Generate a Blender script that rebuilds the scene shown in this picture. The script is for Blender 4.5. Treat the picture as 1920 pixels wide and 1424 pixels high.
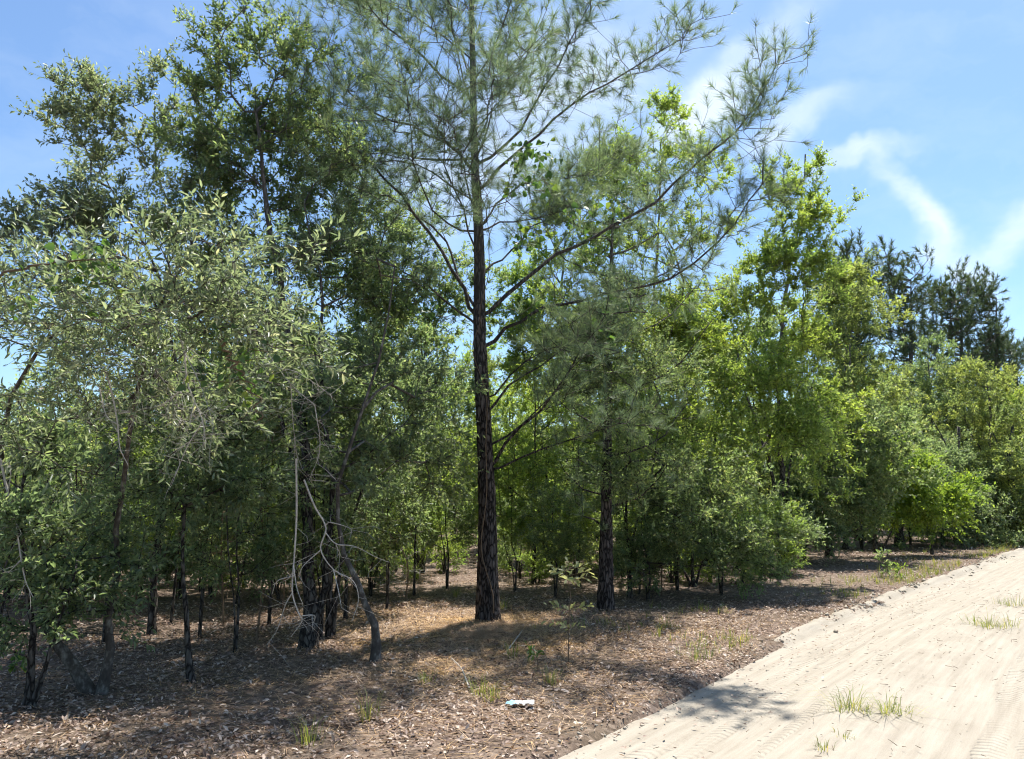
import bpy, math
import numpy as np
from mathutils import Vector

for o in list(bpy.data.objects):
    bpy.data.objects.remove(o, do_unlink=True)
SC = bpy.context.scene
COL = SC.collection
RAD = math.radians

# ------------------------------------------------------------------ camera
FPX, CAMH, PITCH = 1450.0, 1.65, RAD(8.55)      # focal length in photo pixels (1920 wide)
cam = bpy.data.cameras.new('camera')
cam.sensor_width = 36.0
cam.lens = 36.0 * FPX / 1920.0
cam.clip_start, cam.clip_end = 0.05, 3000.0
camo = bpy.data.objects.new('camera', cam)
COL.objects.link(camo)
camo.location = (0, 0, CAMH)
camo.rotation_euler = (RAD(90) + PITCH, 0, 0)
SC.camera = camo

# ------------------------------------------------------------------ light
SUN_EL, SUN_AZ = RAD(66), RAD(31)               # azimuth measured from +Y towards +X
EXPOSURE = 1.16
sdir = Vector((math.sin(SUN_AZ) * math.cos(SUN_EL), math.cos(SUN_AZ) * math.cos(SUN_EL), math.sin(SUN_EL)))
sun = bpy.data.lights.new('sun', 'SUN')
sun.energy, sun.angle, sun.color = 4.5, RAD(0.53), (1.0, 0.97, 0.93)
suno = bpy.data.objects.new('sun', sun)
COL.objects.link(suno)
suno.rotation_euler = sdir.to_track_quat('Z', 'Y').to_euler()

w = bpy.data.worlds.new('World')
SC.world = w
w.use_nodes = True
nt = w.node_tree
nt.nodes.clear()


def N(t, typ, **kw):
    n = t.nodes.new(typ)
    for k, v in kw.items():
        if k == 'ins':
            for a, b in v.items():
                n.inputs[a].default_value = b
        else:
            setattr(n, k, v)
    return n


wo = N(nt, 'ShaderNodeOutputWorld')
bg = N(nt, 'ShaderNodeBackground', ins={'Strength': 0.094})
sky = N(nt, 'ShaderNodeTexSky', sky_type='NISHITA', sun_disc=False, sun_elevation=SUN_EL, sun_rotation=SUN_AZ,
        altitude=20, air_density=1.0, dust_density=0.6, ozone_density=4.0)
L = nt.links.new
tc = N(nt, 'ShaderNodeTexCoord')
# wispy clouds, laid out by direction in the sky: drawn-out noise plus a few wisps and a painted patch of sun glare
nz = N(nt, 'ShaderNodeTexNoise', ins={'Scale': 9.0, 'Detail': 4.0, 'Roughness': 0.6})
L(tc.outputs['Generated'], nz.inputs['Vector'])
off = N(nt, 'ShaderNodeVectorMath', operation='MULTIPLY_ADD', ins={1: (0.09, 0.09, 0.09), 2: (-0.045, -0.045, -0.045)})
L(nz.outputs['Color'], off.inputs[0])
wd = N(nt, 'ShaderNodeVectorMath', operation='ADD')
L(tc.outputs['Generated'], wd.inputs[0]); L(off.outputs[0], wd.inputs[1])


def pxdir(px, py):
    x, y = (px - 960) / FPX, (712 - py) / FPX
    return Vector((x, math.cos(PITCH) - y * math.sin(PITCH), math.sin(PITCH) + y * math.cos(PITCH))).normalized()


def wisp_or_glare(px, py, ang, ln, wid):
    """soft elongated patch of cloud or painted sun glare round a direction; ang = tilt in degrees, ln/wid half sizes in radians"""
    d = pxdir(px, py)
    sub = N(nt, 'ShaderNodeVectorMath', operation='SUBTRACT', ins={1: d})
    L(wd.outputs[0], sub.inputs[0])
    r = Vector((d.y, -d.x, 0)).normalized(); u = r.cross(d).normalized()
    a = RAD(ang)
    e1 = (r * math.cos(a) + u * math.sin(a)) / ln
    e2 = (-r * math.sin(a) + u * math.cos(a)) / wid
    d1 = N(nt, 'ShaderNodeVectorMath', operation='DOT_PRODUCT', ins={1: e1})
    d2 = N(nt, 'ShaderNodeVectorMath', operation='DOT_PRODUCT', ins={1: e2})
    d3 = N(nt, 'ShaderNodeVectorMath', operation='DOT_PRODUCT', ins={1: d * 2.0})
    cb = N(nt, 'ShaderNodeCombineXYZ')
    for i, q in enumerate((d1, d2, d3)):
        L(sub.outputs[0], q.inputs[0]); L(q.outputs['Value'], cb.inputs[i])
    ln_ = N(nt, 'ShaderNodeVectorMath', operation='LENGTH'); L(cb.outputs[0], ln_.inputs[0])
    mr = N(nt, 'ShaderNodeMapRange', interpolation_type='SMOOTHERSTEP', ins={'From Min': 1.0, 'From Max': 0.0})
    L(ln_.outputs['Value'], mr.inputs['Value'])
    return mr.outputs[0]


def addv(a, b, op='ADD'):
    m = N(nt, 'ShaderNodeMath', operation=op)
    L(a, m.inputs[0])
    if isinstance(b, float):
        m.inputs[1].default_value = b
    else:
        L(b, m.inputs[1])
    return m.outputs[0]


acc = None
for a in [(1610, 292, -4, .11, .020), (1720, 375, -48, .13, .023), (1780, 470, -66, .10, .028), (1390, 140, 38, .20, .045),
          (1310, 210, 40, .12, .05), (1480, 240, 20, .10, .035), (1000, 220, 30, .36, .15), (1890, 450, 40, .09, .03)]:  # the broad patch behind the pine paints the sun's glare into the sky
    v = wisp_or_glare(*a)
    acc = v if acc is None else addv(acc, v)
mp = N(nt, 'ShaderNodeMapping', ins={'Rotation': (0.3, 0.55, 0.4), 'Scale': (2.2, 5.0, 9.0)})
L(wd.outputs[0], mp.inputs['Vector'])
n2 = N(nt, 'ShaderNodeTexNoise', ins={'Scale': 1.6, 'Detail': 5.0, 'Roughness': 0.58})
L(mp.outputs[0], n2.inputs['Vector'])
veil = N(nt, 'ShaderNodeMapRange', ins={'From Min': .45, 'From Max': .85, 'To Max': .30})
L(n2.outputs['Fac'], veil.inputs['Value'])
tex = N(nt, 'ShaderNodeMapRange', ins={'From Min': .25, 'From Max': .7, 'To Min': .25, 'To Max': 1.0})
L(n2.outputs['Fac'], tex.inputs['Value'])
cl = addv(addv(acc, tex.outputs[0], 'MULTIPLY'), veil.outputs[0])
cl = addv(addv(cl, 0.66, 'MULTIPLY'), 0.75, 'MINIMUM')
tint = N(nt, 'ShaderNodeMix', data_type='RGBA', blend_type='MULTIPLY', ins={0: 1.0})
tint.inputs[7].default_value = (0.87, 0.95, 0.98, 1)
L(sky.outputs[0], tint.inputs[6])
mixc = N(nt, 'ShaderNodeMix', data_type='RGBA')
L(cl, mixc.inputs[0]); L(tint.outputs[2], mixc.inputs[6])
mixc.inputs[7].default_value = (5.2, 5.75, 6.1, 1)
L(mixc.outputs[2], bg.inputs['Color'])
L(bg.outputs[0], wo.inputs['Surface'])

SC.view_settings.view_transform = 'Standard'
SC.view_settings.look = 'None'
SC.view_settings.exposure = EXPOSURE
SC.view_settings.gamma = 1.0
SC.cycles.filter_width = 1.15
SC.view_settings.use_curve_mapping = False
cy = SC.cycles
cy.max_bounces, cy.diffuse_bounces, cy.glossy_bounces, cy.transmission_bounces, cy.transparent_max_bounces = 7, 4, 2, 4, 4
cy.caustics_reflective = cy.caustics_refractive = False
cy.use_denoising = True
cy.use_adaptive_sampling = True
cy.adaptive_threshold = 0.03
cy.sample_clamp_indirect = 6.0


# ------------------------------------------------------------------ geometry helpers
def nrm(v):
    return v / np.maximum(np.linalg.norm(v, axis=-1, keepdims=True), 1e-9)


def P(px, py, depth):
    """the point at distance `depth` (along +Y) that photo pixel px,py looks at"""
    x, y = (px - 960) / FPX, (712 - py) / FPX
    d = np.array([x, math.cos(PITCH) - y * math.sin(PITCH), math.sin(PITCH) + y * math.cos(PITCH)])
    q = d * (depth / d[1])
    q[2] += CAMH
    return q


# left edge of the sand road (surveyed points, metres) and the distance from it
EDGE = np.array([(-9.8, -10.0), (-3.2, 0.0), (0.16, 5.2), (.73, 5.87), (1.58, 7.04), (3.06, 9.05), (5.76, 12.48),
                 (8.83, 16.03), (15.7, 24.23), (24.6, 34.0), (48.0, 60.0), (120.0, 140.0)])
_ey = np.linspace(-10, 140, 3000)
_ex = np.interp(_ey, EDGE[:, 1], EDGE[:, 0])
_k = np.exp(-0.5 * (np.arange(-30, 31) / 12.0) ** 2); _k /= _k.sum()
_exs = np.convolve(np.pad(_ex, 30, mode='reflect', reflect_type='odd'), _k, 'valid')
_slope = np.gradient(_exs, _ey)


def road_s(x, y):
    """signed distance to the road's left edge, positive on the road"""
    ex = np.interp(y, _ey, _exs); sl = np.interp(y, _ey, _slope)
    return (x - ex) / np.sqrt(1 + sl * sl)


_perm = np.random.default_rng(3).random((256, 256))


def vnoise(x, y):
    xi, yi = np.floor(x).astype(int), np.floor(y).astype(int)
    fx, fy = x - xi, y - yi
    fx, fy = fx * fx * (3 - 2 * fx), fy * fy * (3 - 2 * fy)
    g = lambda a, b: _perm[a & 255, b & 255]
    return (g(xi, yi) * (1 - fx) + g(xi + 1, yi) * fx) * (1 - fy) + (g(xi, yi + 1) * (1 - fx) + g(xi + 1, yi + 1) * fx) * fy


def fbm(x, y, oc=4):
    v, a, t = 0, 1.0, 0
    for i in range(oc):
        v = v + a * vnoise(x * 2 ** i + 17.3 * i, y * 2 ** i + 5.1 * i); t += a; a *= .5
    return v / t


def sstep(a, b, x):
    t = np.clip((x - a) / (b - a), 0, 1)
    return t * t * (3 - 2 * t)


def ground_z(x, y):
    x, y = np.asarray(x, float), np.asarray(y, float)
    s = road_s(x, y)
    wob = (fbm(x * 1.3, y * 1.3, 3) - .5) * .35
    z = 0.02 + ((fbm(x * .25 + 9, y * .25, 3) - .5) * .22 + (fbm(x * 1.1, y * 1.1, 3) - .5) * .07) * (.25 + .75 * sstep(-.3, -3.5, s))
    far = sstep(25, 70, np.hypot(x, y))
    z = z * (1 - far)
    return z + (-.16 - z) * sstep(-.05, .16, s + wob * .28) * (1 - sstep(6.9, 7.4, s))


def G(px, py):
    x, y = (px - 960) / FPX, (712 - py) / FPX
    d = np.array([x, math.cos(PITCH) - y * math.sin(PITCH), math.sin(PITCH) + y * math.cos(PITCH)])
    q = d * (-CAMH / d[2])
    q[2] = float(ground_z(q[0], q[1]))
    return q


def mesh(name, verts, polys, mat, smooth=False, uv=None):
    """polys: list of int arrays (M,k), one array per face size"""
    m = bpy.data.meshes.new(name)
    verts = np.asarray(verts, np.float32)
    polys = [np.asarray(p, np.int32) for p in polys if len(p)]
    nl = sum(p.size for p in polys); nf = sum(len(p) for p in polys)
    m.vertices.add(len(verts)); m.vertices.foreach_set('co', verts.ravel())
    m.loops.add(nl); m.polygons.add(nf)
    li = np.concatenate([p.ravel() for p in polys])
    tot = np.concatenate([np.full(len(p), p.shape[1], np.int32) for p in polys])
    st = np.concatenate([[0], np.cumsum(tot)[:-1]]).astype(np.int32)
    m.loops.foreach_set('vertex_index', li)
    m.polygons.foreach_set('loop_start', st)
    m.polygons.foreach_set('loop_total', tot)
    if smooth:
        m.polygons.foreach_set('use_smooth', np.ones(nf, bool))
    if uv is not None:
        l = m.uv_layers.new(name='UVMap')
        l.data.foreach_set('uv', np.asarray(uv, np.float32)[li].ravel())
    m.materials.append(mat)
    m.update(calc_edges=True)
    m.validate()
    return m


STUFF = ('crown', 'branches', 'needles', 'twigs', 'fine_twigs', 'leaf_sprays', 'tendrils')


def obj(name, data, parent=None, loc=None):
    o = bpy.data.objects.new(name, data)
    COL.objects.link(o)
    if parent and name in STUFF:
        o['kind'] = 'stuff'                     # sprays of pieces too fine and too many to pick apart
    if parent:
        o.parent = parent
    if loc is not None:
        o.location = Vector([float(v) for v in loc])
    return o


def tag(o, label=None, cat=None, group=None, kind=None):
    for k, v in (('label', label), ('category', cat), ('group', group), ('kind', kind)):
        if v:
            o[k] = v
    return o


def copy_tree(o, parent=None):
    c = o.copy(); COL.objects.link(c); c.parent = parent
    for ch in list(o.children):
        copy_tree(ch, c)
    return c


class Geo:
    """collects vertices and faces"""
    def __init__(s):
        s.v, s.f, s.n = [], {}, 0

    def add(s, v, *fs):
        for f in fs:
            s.f.setdefault(f.shape[1], []).append(f + s.n)
        s.v.append(v); s.n += len(v)

    def mesh(s, name, mat, smooth=False):
        return mesh(name, np.concatenate(s.v), [np.concatenate(a) for a in s.f.values()], mat, smooth)


def frame(D, ref=None):
    D = nrm(D)
    r = np.tile(np.array([0.0, 0.0, 1.0]), (len(D), 1)) if ref is None else ref
    bad = np.abs((D * r).sum(1)) > .97
    r = np.where(bad[:, None], np.array([1.0, 0.0, 0.0]), r)
    X = nrm(np.cross(D, r))
    return D, X, np.cross(X, D)


def frusta(g, A, B, ra, rb, sides):
    """a tapered prism for every segment A[i]-B[i]"""
    if not len(A):
        return
    D, X, Y = frame(B - A)
    t = np.arange(sides) * 2 * math.pi / sides
    ring = X[:, None] * np.cos(t)[None, :, None] + Y[:, None] * np.sin(t)[None, :, None]
    va = A[:, None] + ring * np.asarray(ra)[:, None, None]
    vb = B[:, None] + ring * np.asarray(rb)[:, None, None]
    v = np.concatenate([va, vb], 1).reshape(-1, 3)
    i = np.arange(sides); j = (i + 1) % sides
    q = np.stack([i, j, j + sides, i + sides], 1)
    f = (q[None] + (np.arange(len(A)) * 2 * sides)[:, None, None]).reshape(-1, 4)
    g.add(v, f)


def resample(pts, n, k=3):
    """smooth Catmull-Rom resampling of a polyline"""
    p = np.asarray(pts, float)
    p = np.vstack([2 * p[0] - p[1], p, 2 * p[-1] - p[-2]])
    out = []
    m = len(p) - 3
    for u in np.linspace(0, m - 1e-6, n):
        i = int(u); t = u - i
        a, b, c, d = p[i:i + 4]
        out.append(.5 * ((2 * b) + (-a + c) * t + (2 * a - 5 * b + 4 * c - d) * t * t + (-a + 3 * b - 3 * c + d) * t ** 3))
    return np.array(out)


def tube(g, path, rad, sides, rough=0.0, seed=0, flute=0.0, cap=True):
    """continuous tapered tube; rough = bark relief as a share of the radius"""
    path = np.asarray(path, float); rad = np.asarray(rad, float)
    T = nrm(np.gradient(path, axis=0))
    X = np.zeros_like(T); x = np.array([1.0, 0.0, 0.0])
    for i in range(len(T)):
        x = x - T[i] * (x @ T[i]); x /= np.linalg.norm(x); X[i] = x
    Y = np.cross(T, X)
    t = np.arange(sides) * 2 * math.pi / sides
    R = np.tile(rad[:, None], (1, sides))
    if rough:
        s = np.concatenate([[0], np.cumsum(np.linalg.norm(np.diff(path, axis=0), axis=1))])
        a = np.abs(vnoise(t[None] * 7 + np.zeros((len(s), 1)) + seed, s[:, None] * 9 + seed + np.zeros((1, sides))) - .5) * 2
        b = fbm(t[None] * 3 + seed * 3 + np.zeros((len(s), 1)), s[:, None] * 3 + np.zeros((1, sides)), 3)
        R = R * (1 + rough * (np.minimum(a * 2.2, 1) - .6) + rough * 1.2 * (b - .5))
    if flute:
        fl = np.linspace(1, 0, len(path)) ** 6
        R = R * (1 + flute * fl[:, None] * (.6 + .5 * np.cos(t * 4 + seed)[None]))
    v = (path[:, None] + (X[:, None] * np.cos(t)[None, :, None] + Y[:, None] * np.sin(t)[None, :, None]) * R[..., None]).reshape(-1, 3)
    i = np.arange(sides); j = (i + 1) % sides
    q = np.stack([i, j, j + sides, i + sides], 1)
    f = (q[None] + (np.arange(len(path) - 1) * sides)[:, None, None]).reshape(-1, 4)
    g.add(v, f)


def leaves(g, Pt, D, Nn, Ln, Wd, shape='diamond', fold=.25, droop=.12):
    """one folded blade per point: D = direction, Nn = rough normal"""
    n = len(Pt)
    if not n:
        return
    D = nrm(D); X = nrm(np.cross(D, Nn)); Z = np.cross(X, D)
    Ln = np.broadcast_to(Ln, (n,))[:, None]; Wd = np.broadcast_to(Wd, (n,))[:, None]
    tip = Pt + D * Ln - Z * Ln * droop
    if shape == 'diamond':
        m = Pt + D * Ln * .45 + Z * Wd * fold
        v = np.stack([Pt, m + X * Wd * .5, tip, m - X * Wd * .5], 1).reshape(-1, 3)
        f = np.array([[0, 1, 2], [0, 2, 3]]); k = 4
    else:
        a, b, wa, wb = {'oval': (.28, .68, .42, .40), 'lance': (.3, .65, .5, .42), 'heart': (.12, .5, .5, .46), 'obovate': (.35, .78, .3, .5)}[shape]
        pa = Pt + D * Ln * a + Z * Wd * fold * .8
        pb = Pt + D * Ln * b + Z * Wd * fold - Z * Ln * droop * .35
        v = np.stack([Pt, pa + X * Wd * wa, pb + X * Wd * wb, tip, pb - X * Wd * wb, pa - X * Wd * wa], 1).reshape(-1, 3)
        f = np.array([[0, 1, 2, 3], [0, 3, 4, 5]]); k = 6
    g.add(v, (f[None] + (np.arange(n) * k)[:, None, None]).reshape(-1, f.shape[1]))


def rdir(rng, n):
    return nrm(rng.normal(size=(n, 3)))


# ------------------------------------------------------------------ materials
def newmat(name):
    m = bpy.data.materials.new(name); m.use_nodes = True
    m.node_tree.nodes.clear()
    t = m.node_tree
    return m, t, N(t, 'ShaderNodeOutputMaterial')


def ramp(t, fac, stops):
    r = N(t, 'ShaderNodeValToRGB')
    e = r.color_ramp.elements
    while len(e) < len(stops):
        e.new(.5)
    for i, (p, c) in enumerate(stops):
        e[i].position = p; e[i].color = (*c, 1)
    t.links.new(fac, r.inputs[0])
    return r.outputs[0]


def mixcol(t, fac, a, b, mode='MIX'):
    m = N(t, 'ShaderNodeMix', data_type='RGBA', blend_type=mode)
    for s, v in ((0, fac), (6, a), (7, b)):
        if hasattr(v, 'links'):
            t.links.new(v, m.inputs[s])
        else:
            m.inputs[s].default_value = v if s == 0 else (*v, 1)
    return m.outputs[2]


def leaf_mat(name, stops, trans, tshare=.42, rough=.42, spec=.5, patch=None):
    """leaf blade: colour varies leaf by leaf and from spray to spray, light passes through"""
    m, t, out = newmat(name)
    geo = N(t, 'ShaderNodeNewGeometry')
    oi = N(t, 'ShaderNodeObjectInfo')
    ad = N(t, 'ShaderNodeMath', operation='ADD'); fr = N(t, 'ShaderNodeMath', operation='FRACT')
    t.links.new(geo.outputs['Random Per Island'], ad.inputs[0]); t.links.new(oi.outputs['Random'], ad.inputs[1])
    t.links.new(ad.outputs[0], fr.inputs[0])
    c = ramp(t, fr.outputs[0], stops)
    co = N(t, 'ShaderNodeTexCoord')
    nz = N(t, 'ShaderNodeTexNoise', ins={'Scale': .9, 'Detail': 2.0})
    t.links.new(co.outputs['Object'], nz.inputs['Vector'])
    k = N(t, 'ShaderNodeMapRange', ins={'From Min': .35, 'From Max': .68})
    t.links.new(nz.outputs['Fac'], k.inputs['Value'])
    c = mixcol(t, k.outputs[0], c, mixcol(t, 1.0, c, patch or (1.3, 1.15, .7), 'MULTIPLY'))
    p = N(t, 'ShaderNodeBsdfPrincipled', ins={'Roughness': rough, 'Specular IOR Level': spec})
    t.links.new(c, p.inputs['Base Color'])
    tr = N(t, 'ShaderNodeBsdfTranslucent')
    t.links.new(mixcol(t, 1.0, c, trans, 'MULTIPLY'), tr.inputs['Color'])
    mx = N(t, 'ShaderNodeMixShader', ins={0: tshare})
    t.links.new(p.outputs[0], mx.inputs[1]); t.links.new(tr.outputs[0], mx.inputs[2])
    t.links.new(mx.outputs[0], out.inputs['Surface'])
    return m


def bark_mat(name, stops, scale=(9, 9, 2.2), bump=.6, dist=.02, crack=None):
    m, t, out = newmat(name)
    co = N(t, 'ShaderNodeTexCoord')
    mp = N(t, 'ShaderNodeMapping', ins={'Scale': scale})
    t.links.new(co.outputs['Object'], mp.inputs['Vector'])
    nz = N(t, 'ShaderNodeTexNoise', ins={'Scale': 1.6, 'Detail': 6.0, 'Roughness': .65})
    t.links.new(mp.outputs[0], nz.inputs['Vector'])
    c = ramp(t, nz.outputs['Fac'], stops)
    h = nz.outputs['Fac']
    if crack:
        wv = N(t, 'ShaderNodeVectorMath', operation='MULTIPLY_ADD', ins={1: (.8, .8, .8)})
        t.links.new(nz.outputs['Color'], wv.inputs[0]); t.links.new(mp.outputs[0], wv.inputs[2])
        vo = N(t, 'ShaderNodeTexVoronoi', feature='DISTANCE_TO_EDGE', ins={'Scale': 1.5})
        t.links.new(wv.outputs[0], vo.inputs['Vector'])
        k = N(t, 'ShaderNodeMapRange', ins={'From Min': .02, 'From Max': .16})
        t.links.new(vo.outputs['Distance'], k.inputs['Value'])
        c = mixcol(t, k.outputs[0], crack, c)
        ad = N(t, 'ShaderNodeMath', operation='MULTIPLY_ADD', ins={1: .35})
        t.links.new(nz.outputs['Fac'], ad.inputs[0]); t.links.new(k.outputs[0], ad.inputs[2])
        h = ad.outputs[0]
        sx = N(t, 'ShaderNodeSeparateXYZ'); t.links.new(co.outputs['Object'], sx.inputs[0])
        kz = N(t, 'ShaderNodeMapRange', ins={'From Min': 2.5, 'From Max': 6.5, 'To Max': .6}); t.links.new(sx.outputs[2], kz.inputs['Value'])
        c = mixcol(t, kz.outputs[0], c, (.20, .185, .165))  # naturally paler upper bark; also paints in the glare on the pine's upper trunk
    bm = N(t, 'ShaderNodeBump', ins={'Strength': bump, 'Distance': dist})
    t.links.new(h, bm.inputs['Height'])
    p = N(t, 'ShaderNodeBsdfPrincipled', ins={'Roughness': .9, 'Specular IOR Level': .2})
    t.links.new(c, p.inputs['Base Color']); t.links.new(bm.outputs[0], p.inputs['Normal'])
    t.links.new(p.outputs[0], out.inputs['Surface'])
    return m


M = {}
M['oak'] = leaf_mat('oak_leaf', [(0, (.098, .142, .078)), (.6, (.148, .198, .108)), (.93, (.215, .26, .155)), (1, (.32, .31, .20))], (1.92, 2.02, 1.1), .57, .45, .6, (1.12, 1.03, .82))
M['silver'] = leaf_mat('silvery_oak_leaf', [(0, (.125, .162, .11)), (.6, (.19, .225, .155)), (.9, (.285, .315, .235)), (1, (.42, .40, .31))], (1.55, 1.65, .98), .5, .42, .65, (1.06, 1.02, .9))
M['bright'] = leaf_mat('bright_leaf', [(0, (.12, .182, .066)), (.6, (.178, .245, .085)), (1, (.255, .31, .12))], (1.98, 2.05, .95), .6, .45, .6, (1.2, 1.05, .75))
M['dark'] = leaf_mat('dark_leaf', [(0, (.098, .137, .082)), (.7, (.152, .198, .116)), (1, (.235, .263, .16))], (1.92, 2.02, 1.2), .57, .45, .6, (1.1, 1.03, .86))
M['sap'] = leaf_mat('sapling_leaf', [(0, (.10, .175, .055)), (1, (.20, .28, .09))], (2.2, 2.1, .7), .5, .5, .4)
M['pale'] = leaf_mat('pale_seedling_leaf', [(0, (.22, .26, .14)), (1, (.40, .42, .27))], (1.3, 1.3, .8), .4, .5, .4)
M['vine'] = leaf_mat('vine_leaf', [(0, (.05, .10, .045)), (.75, (.08, .145, .055)), (1, (.17, .22, .06))], (1.8, 1.9, .9), .42, .5, .4)
M['far'] = leaf_mat('woodland_leaf', [(0, (.108, .147, .076)), (.6, (.165, .208, .105)), (1, (.24, .272, .145))], (1.95, 2.02, 1.05), .56, .45, .4)
M['needle'] = leaf_mat('pine_needle', [(0, (.098, .135, .09)), (.7, (.16, .205, .14)), (1, (.28, .295, .20))], (1.45, 1.65, 1.1), .5, .45, .45, patch=(1.12, 1.05, .85))
M['needle_dark'] = leaf_mat('dark_pine_needle', [(0, (.05, .085, .055)), (1, (.095, .135, .085))], (1.8, 1.8, 1.0), .28, .5, .4)
M['grass'] = leaf_mat('grass_blade', [(0, (.10, .14, .04)), (.7, (.18, .22, .08)), (1, (.38, .33, .18))], (1.8, 1.7, .8), .4, .5, .3)
M['litter'] = leaf_mat('dead_leaf', [(0, (.075, .047, .035)), (.3, (.24, .165, .125)), (.7, (.43, .33, .255)), (1, (.62, .53, .44))], (1.3, 1.0, .7), .15, .6, .3, patch=(.85, .82, .8))
M['straw'] = leaf_mat('pine_straw', [(0, (.30, .18, .10)), (1, (.58, .43, .28))], (1.2, 1, .8), .1, .5)
M['pinebark'] = bark_mat('pine_bark', [(.25, (.045, .038, .034)), (.5, (.095, .078, .068)), (.75, (.18, .15, .13))], (16, 16, 4.2), .9, .03, (.016, .012, .010))
M['oakbark'] = bark_mat('oak_bark', [(.25, (.045, .039, .033)), (.5, (.095, .083, .07)), (.78, (.20, .182, .155))], (14, 14, 5), .8, .02, (.018, .015, .013))
M['lichen'] = bark_mat('lichened_bark', [(.3, (.04, .033, .028)), (.5, (.08, .068, .056)), (.68, (.24, .225, .19))], (10, 10, 6), .5, .01)
M['deadtwig'] = bark_mat('dead_twig', [(.3, (.28, .25, .21)), (.7, (.55, .51, .44))], (20, 20, 20), .3, .004)
M['redtwig'] = bark_mat('young_stem', [(.3, (.10, .07, .045)), (.7, (.20, .14, .09))], (20, 20, 20), .2, .004)


def floor_mat():
    m, t, out = newmat('leaf_litter_soil')
    co = N(t, 'ShaderNodeTexCoord')
    big = N(t, 'ShaderNodeTexNoise', ins={'Scale': .5, 'Detail': 4.0})
    fine = N(t, 'ShaderNodeTexNoise', ins={'Scale': 26.0, 'Detail': 8.0, 'Roughness': .75})
    vo = N(t, 'ShaderNodeTexVoronoi', ins={'Scale': 22.0, 'Randomness': 1.0})
    for n in (big, fine, vo):
        t.links.new(co.outputs['Object'], n.inputs['Vector'])
    a = ramp(t, fine.outputs['Fac'], [(.3, (.05, .036, .028)), (.5, (.15, .105, .08)), (.7, (.33, .25, .19))])
    sep = N(t, 'ShaderNodeSeparateColor'); t.links.new(vo.outputs['Color'], sep.inputs[0])
    b = ramp(t, sep.outputs[0], [(0, (.05, .035, .028)), (.5, (.16, .11, .08)), (1, (.36, .275, .21))])
    c = mixcol(t, .5, a, b)
    k = N(t, 'ShaderNodeMapRange', ins={'From Min': .4, 'From Max': .65, 'To Max': .35})
    t.links.new(big.outputs['Fac'], k.inputs['Value'])
    c = mixcol(t, k.outputs[0], c, (.16, .13, .075))
    ad = N(t, 'ShaderNodeMath', operation='ADD')
    t.links.new(fine.outputs['Fac'], ad.inputs[0]); t.links.new(sep.outputs[1], ad.inputs[1])
    bm = N(t, 'ShaderNodeBump', ins={'Strength': .8, 'Distance': .03})
    t.links.new(ad.outputs[0], bm.inputs['Height'])
    p = N(t, 'ShaderNodeBsdfPrincipled', ins={'Roughness': .95, 'Specular IOR Level': .15})
    t.links.new(c, p.inputs['Base Color']); t.links.new(bm.outputs[0], p.inputs['Normal'])
    t.links.new(p.outputs[0], out.inputs['Surface'])
    return m


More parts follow.
